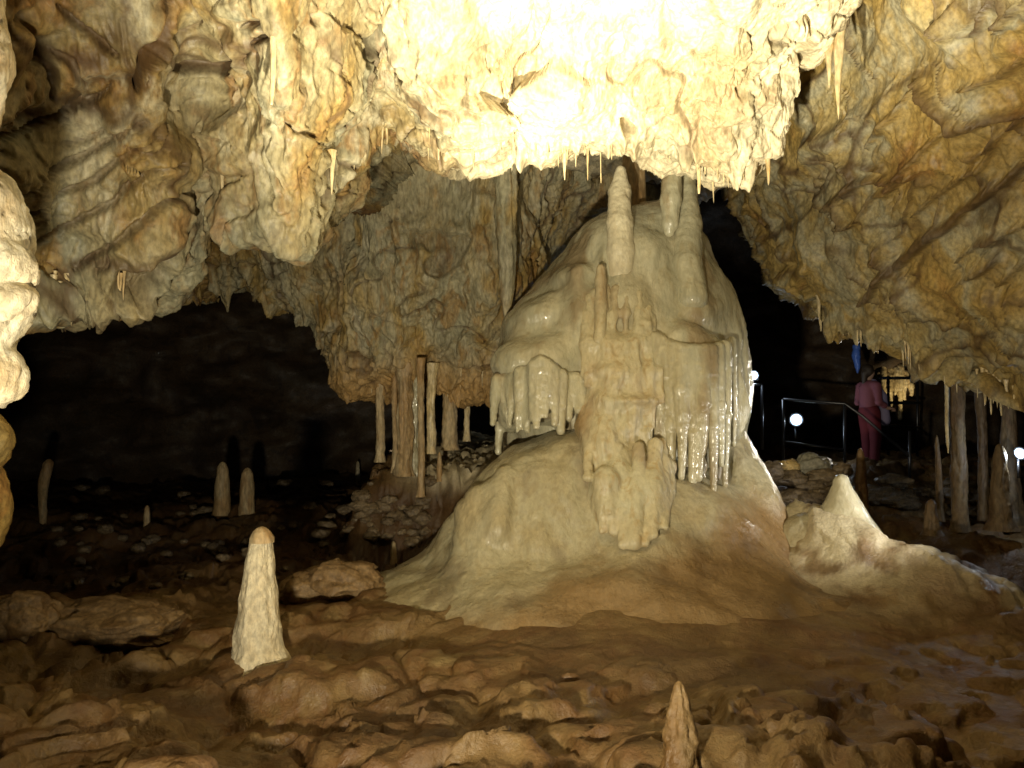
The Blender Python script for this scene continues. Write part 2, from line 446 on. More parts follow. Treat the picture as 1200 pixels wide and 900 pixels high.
def fissures(V, lines, seed):
    """how deep each named crack cuts at each vertex; the cracks are measured in the photo and cut into the rock"""
    cp, sp = math.cos(PITCH), math.sin(PITCH)
    yy = V[:, 1] * cp + (V[:, 2] - 1.6) * sp; zz = -V[:, 1] * sp + (V[:, 2] - 1.6) * cp
    ok = yy > 0.5
    yy = np.maximum(yy, 0.5)
    px = 600 + F * V[:, 0] / yy + 9 * fbm(V * 2.5, 4, seed); py = 450 - F * zz / yy + 9 * fbm(V * 2.5, 4, seed + 5)
    D = np.zeros(len(V))
    for w_, dep, pts in lines:
        w_, dep = w_ * 1.6, dep * .75
        n = len(pts) - 1
        for k in range(n):
            (ax, ay), (bx, by) = pts[k], pts[k + 1]
            L2 = (bx - ax) ** 2 + (by - ay) ** 2
            t = np.clip(((px - ax) * (bx - ax) + (py - ay) * (by - ay)) / L2, 0, 1)
            d = np.hypot(px - ax - t * (bx - ax), py - ay - t * (by - ay))
            s_ = (k + t) / n
            D = np.maximum(D, dep * (1 - sst(0.25, 1.0, d / (w_ * (0.4 + 0.8 * np.sin(np.pi * np.clip(s_, .05, .95)))))))
    return D * ok

def relief_sheet(name, cols, nu, nv, fn, mat, lipfn=None):
    K = np.array(cols)                       # (columns, key rows, 3)
    K = catmull(K, nu)                       # across
    K = catmull(np.swapaxes(K, 0, 1), nv)    # down
    V = K.reshape(-1, 3)
    Q = grid_quads(nv, nu)
    N = normals(V, Q)
    r = fn(V, N, np.repeat(np.linspace(0, 1, nv), nu))
    V = r[0]; at = {'vein_shade': r[1]}
    if len(r) > 2: at['pale'] = r[2]
    me = mesh_from(name, V, Q, at)
    o = link(name, me, mat)
    return o, BVHTree.FromPolygons(V.tolist(), Q.tolist())

# --- the vault: the bright front mass with its hanging lower lip
LIP = [(-700, 500, 3.0), (-300, 430, 3.8), (-60, 385, 4.6), (30, 368, 5.0), (90, 345, 5.3), (150, 345, 5.4), (200, 308, 5.5), (240, 240, 5.8), (262, 240, 5.7), (300, 268, 5.6), (345, 285, 5.5),
       (380, 240, 5.9), (410, 185, 6.3), (450, 152, 6.6), (500, 168, 6.5), (550, 172, 6.5), (600, 160, 6.6), (650, 172, 6.5), (700, 168, 6.5), (760, 168, 6.5), (810, 186, 6.5), (860, 206, 6.6), (900, 180, 6.6), (940, 120, 6.3), (985, 40, 6.0), (1030, -60, 5.6), (1100, -180, 5.2), (1300, -300, 4.6), (1800, -400, 4.0)]
cols = []
for px, py, d in LIP:
    lip = W(px, py, d)
    left = 1 - sst(200, 420, px)
    top = lip[2] + 1.2 if px < 900 else lip[2] + 0.9
    x = lip[0]
    zt = max(lip[2] + 0.75, 4.35)
    a = lip.copy()
    hgt = zt - lip[2]
    xs = lambda y: x * (0.35 + 0.65 * max(y, 0) / d) if px > 0 else x * (0.6 + 0.4 * max(y, 0) / d)
    r = [(x * 1.2 - 0.3, -6.0, 2.0), (x * .9, -3.0, 4.6), (xs(1.0), 1.0, zt + 0.35), (xs(d - 2.6), d - 2.6, zt + 0.25),
         (xs(d - 1.35), d - 1.35, zt - 0.03), (xs(d - 0.72), d - 0.72, lip[2] + 0.62 * hgt), (xs(d - .3), d - 0.30, lip[2] + 0.26 * hgt),
         (x, d, lip[2]), (x, d + 0.22, lip[2] + 0.06), (x * 1.03, d + 0.7, lip[2] + 0.22), (x * 1.1, d + 1.8, lip[2] + 0.55 + 0.5 * left), (x * 1.3, d + 5, max(lip[2] + 1.3, 5.0))]
    cols.append(r)
LEFTF = [(9, .40, [(205, 5), (192, 45), (176, 75), (163, 108)]), (4, .15, [(66, 8), (92, 36), (118, 60), (142, 74)]), (4, .16, [(18, 168), (62, 152), (100, 128), (132, 108)]), (5, .2, [(250, 58), (256, 75), (232, 90), (212, 84)]),
    (4, .12, [(66, 64), (86, 80), (100, 104)]), (3.5, .10, [(30, 232), (100, 186), (170, 140)]), (3.5, .10, [(36, 268), (110, 212), (185, 160)]), (3.5, .10, [(45, 305), (120, 245), (205, 190)]), (3.5, .10, [(90, 318), (160, 262), (225, 215)]),
    (4, .12, [(44, 48), (66, 90), (70, 120)]), (5, .16, [(278, 32), (300, 25), (305, 40), (286, 52)]), (4, .12, [(372, 235), (382, 215), (384, 190)]), (3, .08, [(400, 30), (425, 48), (440, 44)]), (4, .1, [(776, 10), (780, 50), (775, 70)]), (3, .07, [(315, 130), (350, 155), (380, 170)])]
def fn_vault(V, N, t):
    left = 1 - sst(-2.1, -1.2, V[:, 0])
    N = -N if N[:, 2].mean() > 0 else N
    d, vein_shade = rock_relief(V, N, 1.0, (left, (0.50, 0.25, -0.83), 2.1, 0.16), 0.09, 20, cob=1 - 0.55 * left)
    fi = fissures(V, LEFTF, 800); d = d - fi; vein_shade = np.clip(vein_shade + fi * 9, 0, 1)
    near = sst(0.35, 0.5, t)
    V2 = V + N * (d * (0.4 + 0.6 * near))[:, None]
    # ragged drip fringe just at the lip
    lipm = np.exp(-((t - 7 / 11) / 0.035) ** 2)
    fr = np.maximum(fbm(V * np.array([7.0, 3.0, 0.1]), 3, 31), 0)
    V2[:, 2] -= lipm * 0.24 * fr
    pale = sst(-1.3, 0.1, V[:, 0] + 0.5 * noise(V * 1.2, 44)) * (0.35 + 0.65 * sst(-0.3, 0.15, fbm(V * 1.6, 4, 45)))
    return V2, np.clip(vein_shade * (1 - 0.5 * pale), 0, 1), pale
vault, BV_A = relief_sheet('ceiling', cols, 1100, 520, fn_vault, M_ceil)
tag(vault, kind='structure')

# --- right-hand vault: big slab coming down to the right
R = [  # px : rows of (py, d) from the top to the lip
    (790, (-150, 7.8), (60, 8.6), (150, 9.2), (205, 9.8)),
    (860, (-150, 7.2), (60, 8.0), (140, 8.8), (205, 9.6)),
    (905, (-180, 6.6), (60, 7.4), (170, 8.3), (275, 9.2)),
    (945, (-200, 6.2), (60, 7.0), (220, 8.0), (355, 8.9)),
    (985, (-220, 5.8), (60, 6.6), (240, 7.6), (385, 8.6)),
    (1040, (-250, 5.3), (60, 6.1), (250, 7.1), (400, 8.2)),
    (1085, (-260, 4.9), (60, 5.7), (260, 6.7), (425, 7.9)),
    (1140, (-280, 4.6), (60, 5.3), (270, 6.3), (445, 7.6)),
    (1200, (-300, 4.2), (60, 4.9), (280, 5.9), (470, 7.2)),
    (1300, (-300, 3.7), (60, 4.3), (300, 5.2), (500, 6.4)),
    (1450, (-300, 3.2), (60, 3.6), (300, 4.4), (540, 5.4)),
    (1800, (-300, 2.4), (60, 2.7), (300, 3.3), (640, 4.2)),
    (3000, (-300, 1.0), (60, 1.2), (300, 1.6), (1500, 2.2))]
cols = []
for row in R:
    px = row[0]
    pts = [W(px, py, d) for py, d in row[1:]]
    l = pts[-1]
    t0 = pts[0] + np.array([0.3, -1.2, 0.6])
    pts = [t0] + pts + [l + np.array([0.05, 0.35, 0.05]), l + np.array([0.2, 1.2, 0.35]), l + np.array([0.8, 3.5, 1.3])]
    cols.append(pts)
RIGHTF = [(5, .15, [(1210, 192), (1150, 232), (1100, 270), (1050, 310), (1015, 348)]), (5, .14, [(1210, 143), (1150, 150), (1118, 152), (1085, 128), (1060, 108)]), (3.5, .10, [(1180, 75), (1150, 100), (1120, 112)]), (3.5, .10, [(1210, -5), (1180, 20), (1165, 40)]),
    (4, .12, [(1056, 210), (1010, 214), (985, 235), (1000, 262)]), (3, .09, [(1100, 155), (1075, 190), (1050, 212), (1005, 260)]), (3, .08, [(1165, 155), (1140, 200), (1070, 250)]), (3, .08, [(1040, 292), (1060, 320), (1080, 345)]), (3, .08, [(1130, 300), (1160, 280), (1200, 265)]),
    (3, .08, [(1120, 330), (1150, 318), (1175, 300)]), (3, .07, [(985, 300), (1010, 325), (1030, 345)]), (3, .07, [(1175, 330), (1195, 310), (1215, 305)]), (3, .08, [(1010, 180), (1030, 150), (1065, 112)])]
def fn_right(V, N, t):
    N = -N if (N[:, 1].mean() > 0) else N
    d, vein_shade = rock_relief(V, N, 1.0, (np.ones(len(V)), (0.55, 0.1, -0.83), 1.7, 0.10), 0.0, 60, pits=0.3, an=0.9, cob=0.7)
    fi = fissures(V, RIGHTF, 820); d = d - fi; vein_shade = np.clip(vein_shade + fi * 9, 0, 1)
    V2 = V + N * d[:, None]
    lipm = np.exp(-((t - 4 / 7) / 0.04) ** 2)
    fr = np.maximum(fbm(V * np.array([7.0, 3.0, 0.1]), 3, 33), 0)
    V2[:, 2] -= lipm * 0.3 * fr * sst(2.6, 3.4, V[:, 0])
    return V2, vein_shade
vr, BV_B = relief_sheet('ceiling', cols, 800, 480, fn_right, M_right)
tag(vr, kind='structure')

# --- middle hanging mass behind the vault, with columns under it
Mid = [
    (-60, (100, 12.5), (240, 13), (330, 13.0)), (120, (80, 11.5), (230, 12), (325, 12.2)), (220, (80, 11), (240, 11.3), (350, 11.5)), (290, (80, 10.2), (240, 10.6), (345, 11.0)),
    (340, (80, 9.6), (240, 10.0), (352, 10.6)), (385, (80, 9.2), (260, 9.5), (398, 10.2)), (420, (80, 9.0), (280, 9.2), (445, 9.9)), (450, (80, 8.9), (300, 9.1), (462, 9.8)),
    (490, (80, 8.8), (300, 9.0), (464, 9.7)), (540, (80, 8.8), (300, 9.1), (462, 9.8)), (580, (80, 8.9), (290, 9.2), (448, 10.0)), (625, (80, 9.2), (250, 9.7), (390, 10.6)),
    (665, (80, 9.6), (200, 10.0), (290, 10.8)), (710, (80, 10), (180, 10.4), (255, 11.0)), (760, (80, 10.4), (170, 10.8), (240, 11.4)), (840, (80, 11), (140, 11.6), (205, 12.4))]
cols = []
for row in Mid:
    px = row[0]
    pts = [W(px, py, d) for py, d in row[1:]]
    l = pts[-1]
    pts = [pts[0] + np.array([0, -.3, .8])] + [pts[0], pts[1], (pts[1] + l) / 2 + np.array([0, -0.12, 0]), l, l + np.array([0, 0.4, 0.05]), l + np.array([0, 1.2, 0.4]), l + np.array([0, 3, 1.5])]
    cols.append(pts)
def fn_mid(V, N, t):
    N = -N if (N[:, 1].mean() > 0) else N
    d, vein_shade = rock_relief(V, N, 1.0, None, 0.13, 90, big=0.3, pits=0.6)
    V2 = V + N * d[:, None]
    lipm = np.exp(-((t - 4 / 7) / 0.05) ** 2)
    fr = np.maximum(fbm(V * np.array([6.0, 3.0, 0.1]), 3, 35), 0)
    V2[:, 2] -= lipm * 0.35 * fr
    return V2, vein_shade
vm_, BV_C = relief_sheet('ceiling', cols, 700, 420, fn_mid, M_mid)
tag(vm_, kind='structure')

# ------------------------------------------------------------------ the floor
CREST = [tuple(W(*c)) for c in ((905, 610, 7.7), (945, 590, 7.6), (1000, 606, 7.4), (1035, 628, 7.2), (1100, 655, 6.9), (1200, 690, 6.5), (1330, 735, 6.0), (1600, 800, 5.2))]
def floor_h(x, y, detail=True):
    z = np.zeros_like(x)
    z += 0.35 * sst(8, 12, y) * (x < 50)
    z += 1.22 * sst(-2.15, -1.6, x) * sst(8.8, 9.6, y) * (1 - sst(1.5, 3.5, x)) * (1 - 0.5 * sst(13, 16, y)) * 0.85
    z += 0.38 * np.exp(-((x - 0.9) / 2.1) ** 2 - ((y - 7.0) / 1.5) ** 2)
    z += 0.30 * sst(2.6, 3.6, x) * sst(7.4, 8.4, y)
    z += 0.45 * np.exp(-((x - 3.5) / 0.8) ** 2 - ((y - 9.4) / 0.7) ** 2)
    z += 0.35 * sst(3.0, 5.0, x) * sst(10.5, 12.5, y)
    # ridge that runs down to the right
    cx = np.array([c[0] for c in CREST]); cy = np.array([c[1] for c in CREST]); cz = np.array([c[2] for c in CREST])
    yc = np.interp(x, cx, cy); zc = np.interp(x, cx, cz) * sst(1.9, 2.5, x)
    dy = y - yc
    front = np.exp(-(np.minimum(dy, 0) / 0.75) ** 2 * 1.0)
    back = np.exp(-(np.maximum(dy, 0) / 1.1) ** 2)
    rr = np.where(dy < 0, front, back)
    z = np.maximum(z, 0) + np.maximum(zc - z, 0) * rr
    if not detail: return z
    P = np.stack([x, y, np.zeros_like(x)], -1)
    smooth = np.exp(-((x - 1.3) / 2.2) ** 2 - ((y - 6.4) / 1.7) ** 2)      # smooth mud apron at the foot of the formation
    smooth = np.maximum(smooth, rr * sst(2.2, 2.6, x) * 0.45)
    smooth = np.clip(smooth * 1.35, 0, 0.97)
    big = 0.30 * fbm(P * 0.55, 4, 200) + 0.05 * (1 - sst(4.5, 6, y))
    r = (big + 0.12 * fbm(P * np.array([1.4, 2.6, 1]), 5, 210))
    q = r + 0.03 * (x * 0.5 + y * 0.2) * 0
    s = q / 0.075 + 0.8 * fbm(P * 2.2, 3, 220); fr = s - np.floor(s)
    terr = (np.floor(s) + sst(0.72, 0.98, fr)) * 0.075
    Pr = np.stack([x * 0.85 + y * 0.5, y * 1.5 - x * 0.7, 0 * x], -1) * 0.95 + 0.25 * np.stack([fbm(P * 1.5, 3, 221), fbm(P * 1.5, 3, 222), 0 * x], -1)
    h1, h2, hc = voro(Pr, 223)
    terr += (0.16 * slabs(Pr * 1.1, 224, (0.3, -0.6, 0)) + 0.06 * slabs(Pr * 3, 225, (0.3, -0.6, 0)) + 0.03 * hc * sst(0, .2, h2 - h1) - 0.08 * (1 - sst(0, .16, h2 - h1))) * sst(-0.2, 0.1, 1.0 - x * .45 + .3 * noise(P))
    near = 1 - sst(6.0, 8.0, y)
    det = terr * near + r * (1 - near)
    f1, f2, fc = voro(P * np.array([2.2, 3.2, 1]) + 0.4 * noise(P * 2)[:, None], 230)
    det += 0.05 * fc * (1 - 0.5 * near)
    g1, g2, gc = voro(P * 6.5, 240)
    det += (0.028 * gc + 0.03 * np.maximum(0.5 - g1, 0)) * sst(7.0, 8.5, y)
    det += 0.018 * fbm(P * 7, 4, 250)
    rid = rr * sst(2.2, 2.7, x)
    k1, k2, kc = voro(P * np.array([2.4, 3.4, 1]) + 0.5 * noise(P * 2.5)[:, None], 251)
    det += rid * (0.10 * slabs(P * np.array([2.2, 3.0, 1]), 251) - 0.12 * sst(0.1, 0.3, noise(P * 2.0, 252)) + 0.07 * fbm(P * 6, 3, 253, ridged=True))
    fine = 0.05 * fbm(P * np.array([0.8, 1.6, 1]), 3, 260) + 0.010 * fbm(P * np.array([3, 14, 1]), 3, 270, ridged=True)
    return z + det * (1 - smooth) + fine * smooth

def make_floor():
    ys = [-7.5]
    while ys[-1] < 20: ys.append(ys[-1] + max(0.013, 0.0042 * (abs(ys[-1]) ** 1.15 if ys[-1] > 2.6 else 30)))
    ys = np.array(ys); nc = 760
    u = np.linspace(-1, 1, nc); 
    hw = 5 + np.maximum(ys, 0) * 0.62
    # extend outer columns to the far walls
    xx = u[None, :] * hw[:, None] 
    edge = np.sign(u) * np.maximum(np.abs(u) - 0.93, 0) / 0.07
    xx = xx + (edge[None, :] * np.maximum(17 - hw, 0)[:, None])
    yy = np.repeat(ys[:, None], nc, 1)
    x, y = xx.ravel(), yy.ravel()
    z = floor_h(x, y)
    V = np.stack([x, y, z], -1)
    lat = sst(2.5, 4, y) * 0.10
    V[:, 0] += lat * fbm(V * 2.2, 4, 320); V[:, 1] += lat * fbm(V * 2.2, 4, 330) + 0.05 * sst(6, 8, y) * fbm(V * np.array([2, 2, 7]), 4, 331, ridged=True)
    hm = sst(-3.2, -2.0, x) * (1 - sst(1.5, 3, x)) * sst(7.4, 8.4, y) * (1 - sst(10.5, 11.5, y))
    a1, a2, ac = voro(V * np.array([2.6, 2.6, 3.6]) + .3 * noise(V * 3)[:, None], 340)
    b1, b2, bc = voro(V * 6.5, 341)
    V[:, 1] -= hm * (0.20 * ac * sst(0, .2, a2 - a1) + 0.06 * bc * sst(0, .2, b2 - b1)); V[:, 2] += hm * 0.05 * bc
    Q = grid_quads(len(ys), nc)
    P = np.stack([x, y, 0 * x], -1)
    vein_shade = sst(0.05, 0.4, fbm(P * 0.9, 4, 300)) * 0.5
    yc = np.interp(x, [c[0] for c in CREST], [c[1] for c in CREST])
    pale = np.exp(-((y - yc) / 0.5) ** 2) * sst(2.2, 2.7, x) * sst(-0.45, 0.02, fbm(P * 2.5, 4, 310))
    pale = np.maximum(pale, np.exp(-((x - 2.85) / .6) ** 2 - ((y - 7.0) / .55) ** 2) * sst(-.3, .1, fbm(P * 3, 4, 311)))
    pale = np.maximum(pale, sst(-1.5, -1.0, x) * sst(8.6, 9.3, y) * (1 - sst(1.5, 2.5, x)) * 0.7 * sst(0.7, 1.05, z))
    vein_shade = np.maximum(vein_shade, sst(-3.4, -2.4, x) * (1 - sst(-0.9, -0.4, x)) * sst(7.2, 8.2, y) * (1 - sst(0.85, 1.1, V[:, 2])) * 0.9)  # darkens the bank below the columns, shade put into the colour
    vein_shade = np.maximum(vein_shade, sst(6.8, 8.0, y) * (1 - sst(-2.2, -1.2, x)) * 0.7)
    me = mesh_from('floor', V, Q, {'vein_shade': vein_shade * (1 - pale), 'pale': np.clip(pale, 0, 1)})
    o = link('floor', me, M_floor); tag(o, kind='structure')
    return BVHTree.FromPolygons(V.tolist(), Q.tolist())
BV_F = make_floor()

def hit(px, py, trees):
    """world point of the rock surface met by the line of sight through a place measured in the photo"""
    p = W(px, py, 1.0) - CAM
    v = Vector(p).normalized()
    best = None
    for t in trees:
        h = t.ray_cast(Vector(CAM), v)
        if h[0] is not None and (best is None or h[3] < best[1]): best = (h[0], h[3])
    return np.array(best[0]) if best else None

# ------------------------------------------------------------------ the great flowstone formation
FORM = W(720, 700, 7.6); FORM[2] = 0.0
form = empty('flowstone_formation', FORM, 'huge wet flowstone dome with spires and fluted curtains reaching almost to the bright vault', 'rock formation')
def part(name, s, h, mat, relief, parent=form, loc=FORM, label=None, floor=-0.4):
    V, Q = s.mesh(h, floor)
    N = normals(V, Q)
    d, vein_shade = relief(V, N)
    V = V + N * d[:, None] - loc
    o = link(name, mesh_from(name, V, Q, {'vein_shade': vein_shade}), mat, parent)
    if label: o['label'] = label
    W_ = V + loc
    return BVHTree.FromPolygons(W_.tolist(), Q.tolist())
def flow_relief(fl=0.03, big=0.05, fine=0.006, seed=400, fr=6.0, bead=0.0):
    def f(V, N):
        wv = V + 0.08 * np.stack([fbm(V * 1.5, 2, seed + 1), fbm(V * 1.5, 2, seed + 2), 0 * V[:, 0]], -1)
        steep = 1 - np.abs(N[:, 2])
        d = big * fbm(V * np.array([1.6, 1.6, 1.1]), 3, seed)
        r = fbm(wv * np.array([fr, fr, 0.5]), 3, seed + 3, 0.5, ridged=True)
        d += fl * r * (0.15 + 0.85 * sst(0.3, 0.8, steep)) * sst(-0.25, 0.25, fbm(V * 1.3, 2, seed + 8))
        d += fine * fbm(V * np.array([14, 14, 22]), 3, seed + 5)
        if bead: d += bead * np.abs(fbm(V * np.array([12, 12, 30]), 2, seed + 6))
        vein_shade = np.clip(sst(0.1, 0.45, fbm(wv * np.array([2.5, 2.5, 0.7]), 4, seed + 7)), 0, 1) * 0.8
        return d, vein_shade
    return f

s = Sdf()      # dome body
s.E(722, 470, 8.5, 136, 188, 1.15, .1).E(736, 330, 8.45, 84, 86, 0.85, .14).E(800, 400, 8.35, 60, 120, 0.75, .12).E(838, 430, 8.2, 28, 100, 0.5, .1).E(640, 430, 8.2, 62, 80, 0.7, .15)
s.E(775, 272, 8.4, 38, 30, 0.5, .1).E(812, 320, 8.3, 24, 52, 0.4, .1).E(845, 480, 8.1, 26, 70, 0.5, .1)
s.E(722, 640, 8.5, 165, 140, 1.1, .2)
s.K((726, 290, 8.0), (728, 350, 7.6), 17, 18, .16).K((800, 290, 8.0), (812, 370, 7.7), 17, 20, .14)
s.E(728, 400, 7.72, 62, 62, 0.34, .16).E(728, 480, 7.6, 56, 90, 0.4, .16)        # swelling behind the ochre column
s.E(626, 428, 7.66, 50, 32, 0.42, .09).E(660, 420, 7.75, 40, 34, .38, .09).E(648, 372, 7.9, 46, 24, .35, .07).E(682, 330, 8.0, 36, 22, .35, .06).E(606, 385, 8.1, 22, 20, .3, .06)
s.E(812, 414, 7.66, 44, 24, 0.34, .08).E(790, 402, 7.66, 34, 24, 0.32, .08).E(822, 365, 7.95, 30, 20, .3, .06).E(775, 350, 7.85, 26, 24, .25, .07).E(812, 480, 7.95, 40, 70, .3, .1)
rng = random.Random(3)
for k in range(11):
    x = 818 + k * 4.5; s.K((x, 345 + 6 * k, 7.95 + .02 * k), (x + 3, 490 + rng.uniform(-20, 20), 7.8), 6, 5, .03)
for k in range(16):
    x = 600 + k * 15 + rng.uniform(-6, 6); t = (x - 722) / 140; zf = 8.5 - 1.1 * math.sqrt(max(0.05, 1 - t * t - .06))
    y0 = rng.uniform(300, 370) + 40 * abs(t); s.K((x, y0, zf + .18), (x + 3 * t, y0 + rng.uniform(50, 110), zf + .05), rng.uniform(6, 10), rng.uniform(8, 12), .14)
BV_D = part('dome', s, 0.021, M_dome, flow_relief(0.045, 0.09, 0.006, 400, 4.5))
s = Sdf()      # base mound, flaring out into the floor
s.K((730, 555, 8.3), (718, 810, 7.7), 82, 285, .25).E(634, 640, 7.5, 92, 126, 0.75, .2).E(600, 680, 7.4, 105, 100, 0.75, .2).K((842, 490, 8.0), (895, 690, 7.6), 22, 64, .14).E(760, 660, 7.5, 140, 120, 0.9, .25)
s.E(570, 725, 7.3, 125, 60, 0.8, .25).E(690, 560, 7.5, 60, 60, 0.5, .2).ell((0.9, 7.2, 0.05), (2.25, 1.5, 0.42), .35)
for k in range(12):
    y = 505 + 10 * k; x = 852 + (y - 500) * .42; s.K((x - 10, y, 7.78 - .022 * k), (x + 8, y + rng.uniform(30, 60), 7.66 - .022 * k), 5, 5, .06)
for k in range(90):
    t = rng.uniform(.05, .85); an = math.radians(rng.uniform(-5, 75)); r_ = 22 + 42 * t; dc = 8.0 - .4 * t
    s.E(842 + 53 * t + r_ * .96 * math.sin(an), 490 + 200 * t, dc - r_ * .96 * dc / F * math.cos(an), rng.uniform(3, 5), rng.uniform(4, 9), .035, .025)
for k in range(12):
    x = 548 + k * 15 + rng.uniform(-5, 5); y = 560 + 35 * abs((x - 620) / 110) ** 2 + rng.uniform(-10, 25)
    s.K((x, y, 7.0), (x - 8 + .08 * (x - 560), y + rng.uniform(60, 110), 6.72), 7, 10, .14)
BV_M = part('base_mound', s, 0.023, M_base, flow_relief(0.03, 0.09, 0.008, 430, 4.0), label='broad smooth base mound turning brown towards the floor')
s = Sdf()      # central stacked column
def fr_(x, y):            # distance of the front of dome or mound at a place
    p = hit(x, y, [BV_D, BV_M]); return p[1] if p is not None else 7.6
fwd = lambda y: -.03 + .06 * sst(345, 380, y) + .10 * sst(400, 470, y)
for x, y, rx, ry, out in ((718, 440, 38, 40, .10), (738, 452, 34, 40, .12), (722, 492, 44, 48, .17), (704, 530, 26, 50, .12), (744, 556, 42, 24, .17), (728, 530, 30, 34, .14), (706, 596, 20, 44, .12), (728, 606, 18, 40, .10), (758, 592, 24, 44, .13), (744, 405, 26, 16, .08), (706, 408, 24, 14, .07)):
    s.E(x, y, fr_(x, y) + .28 - out, rx, ry, .28, .13)
for x, y0, y1, r in ((683, 368, 440, 5), (691, 350, 452, 5.5), (699, 343, 420, 4.5), (709, 341, 470, 6), (722, 340, 398, 5), (735, 342, 390, 4.5), (748, 346, 425, 6), (759, 360, 400, 5), (765, 372, 500, 6.5), (771, 400, 470, 5), (690, 455, 560, 6), (712, 520, 600, 6), (734, 480, 540, 6), (758, 470, 545, 6)):
    xm = x + rng.uniform(-3, 3)
    s.K((x, y0, fr_(x, y0) + .04), (xm, (y0 + y1) / 2, fr_(xm, (y0 + y1) / 2) - fwd((y0 + y1) / 2)), r * .8, r, .05)
    s.K((xm, (y0 + y1) / 2, fr_(xm, (y0 + y1) / 2) - fwd((y0 + y1) / 2)), (xm + rng.uniform(-3, 3), y1, fr_(xm, y1) - fwd(y1)), r, r * .7, .05)
for x, y0, y1 in ((722, 556, 620), (731, 560, 628), (740, 563, 630), (749, 566, 630), (758, 566, 628), (767, 562, 622), (776, 558, 615), (784, 552, 603), (706, 590, 622), (716, 600, 630)):
    y1 += rng.uniform(-18, 26); s.K((x, y0 - rng.uniform(10, 45), fr_(x, y0) - .03), (x - rng.uniform(-3, 5), y1, fr_(x, y1) - .05), rng.uniform(5, 7), rng.uniform(4, 7), .05)
for x, y, rx, ry in ((722, 404, 44, 11), (735, 470, 36, 9), (744, 548, 46, 11), (704, 500, 26, 9)):
    s.E(x, y, fr_(x, y) + .10 - fwd(y) - .03, rx, ry, .15, .09)
for k in range(16):
    x = 690 + rng.uniform(0, 80); y = rng.uniform(430, 600); s.E(x, y, fr_(x, y) + .06 - fwd(y), rng.uniform(8, 16), rng.uniform(7, 14), 0.13, .07)
part('central_column', s, 0.013, M_core, flow_relief(0.028, 0.06, 0.006, 460, 9.0), label='ochre stacked bulges running down the middle of the dome')
s = Sdf()      # left curtain
s.E(632, 452, 7.62, 50, 46, 0.40, .08).E(600, 470, 7.62, 20, 38, .25, .08).E(660, 462, 7.62, 30, 40, .3, .08)
for x, y1 in ((581, 512), (587, 522), (594, 514), (601, 508), (608, 505), (616, 500), (624, 500), (632, 498), (640, 500), (648, 496), (656, 500), (665, 498), (674, 495), (682, 490)):
    y0 = 420 + abs(x - 632) * .45 + rng.uniform(0, 12); q = min(fr_(max(x, 592), y0), 7.75)
    s.K((x + 1, y0, q - .05), (x + rng.uniform(-5, 4), y1 + rng.uniform(-16, 8), q - .14), rng.uniform(6, 8.5), rng.uniform(3, 5.5), .045)
part('curtain', s, 0.013, M_dome, flow_relief(0.014, 0.03, 0.007, 490, 9.0, .006), label='grey drooping curtain with short fringe on the left flank')
s = Sdf()      # right curtain
s.E(815, 425, 7.62, 42, 26, 0.36, .08).E(788, 412, 7.6, 28, 28, 0.3, .08).E(815, 490, 7.85, 42, 70, 0.3, .08)
for x, y0, y1, r in ((768, 395, 520, 7), (776, 400, 545, 7), (786, 405, 592, 7), (795, 408, 505, 7), (803, 410, 560, 7), (811, 410, 607, 7), (819, 410, 560, 6), (827, 410, 530, 7), (834, 410, 588, 7), (842, 408, 545, 7), (850, 405, 570, 7), (857, 400, 520, 6), (800, 470, 540, 7), (822, 500, 590, 6), (845, 500, 560, 6)):
    q = .3 * ((x - 810) / 45) ** 2; xm = x + rng.uniform(-3, 3); ym = (y0 + y1) / 2; xe = xm + rng.uniform(-4, 3)
    q = min(fr_(min(x, 848), y0), 7.8) - .02
    s.K((x, y0, q - .04), (xm, ym, q - .14), r, r * .85, .035).K((xm, ym, q - .14), (xe, y1, q - .17), r * .85, rng.uniform(2.5, 4), .03)
part('curtain', s, 0.013, M_dome, flow_relief(0.012, 0.02, 0.006, 520, 9.0, .006), label='long wet dripping curtain of stone ribs on the right flank')
def spire(pts, seed, mat=M_dome, label=None, h=0.014, relief=None):
    s = Sdf()
    for a, b in zip(pts[:-1], pts[1:]): s.K(a[:3], b[:3], a[3], b[3], .03)
    part('spire', s, h, mat, relief or flow_relief(0.01, 0.02, 0.006, seed, 9.0), label=label)
spire([(727, 200, 7.85, 6), (726, 225, 7.85, 13), (726, 262, fr_(726, 275) + .04, 15.5), (727, 295, fr_(727, 300) + .07, 17), (727, 325, fr_(727, 325) + .16, 17)], 550, M_spire, 'pale tapering spire standing alone on the crown')
spire([(787, 183, 7.85, 11), (786, 235, 7.78, 12), (785, 262, 7.76, 9), (784, 272, 7.76, 6)], 560, M_dome, 'blunt spire fused with its neighbour against the vault')
spire([(804, 180, 8.1, 9), (806, 225, 8.0, 11), (806, 265, fr_(806, 275) + .0, 16), (805, 310, fr_(805, 310) + .02, 18), (812, 350, fr_(812, 350) + .06, 18)], 570, M_dome, 'thick right hand spire widening downwards')
spire([(704, 314, fr_(704, 345) - .02, 4), (704, 330, fr_(704, 345) - .03, 5.5), (704, 360, fr_(704, 360) - .06, 7), (702, 400, fr_(702, 400) - .08, 7)], 580, M_core, 'small stub on top of the middle bulges')
s = Sdf().K((742, 170, 8.7), (744, 260, 8.6), 12, 14)
part('spire', s, 0.02, M_col, flow_relief(0.01, 0.02, 0.006, 590, 9.0), label='brown spire behind the pale one')

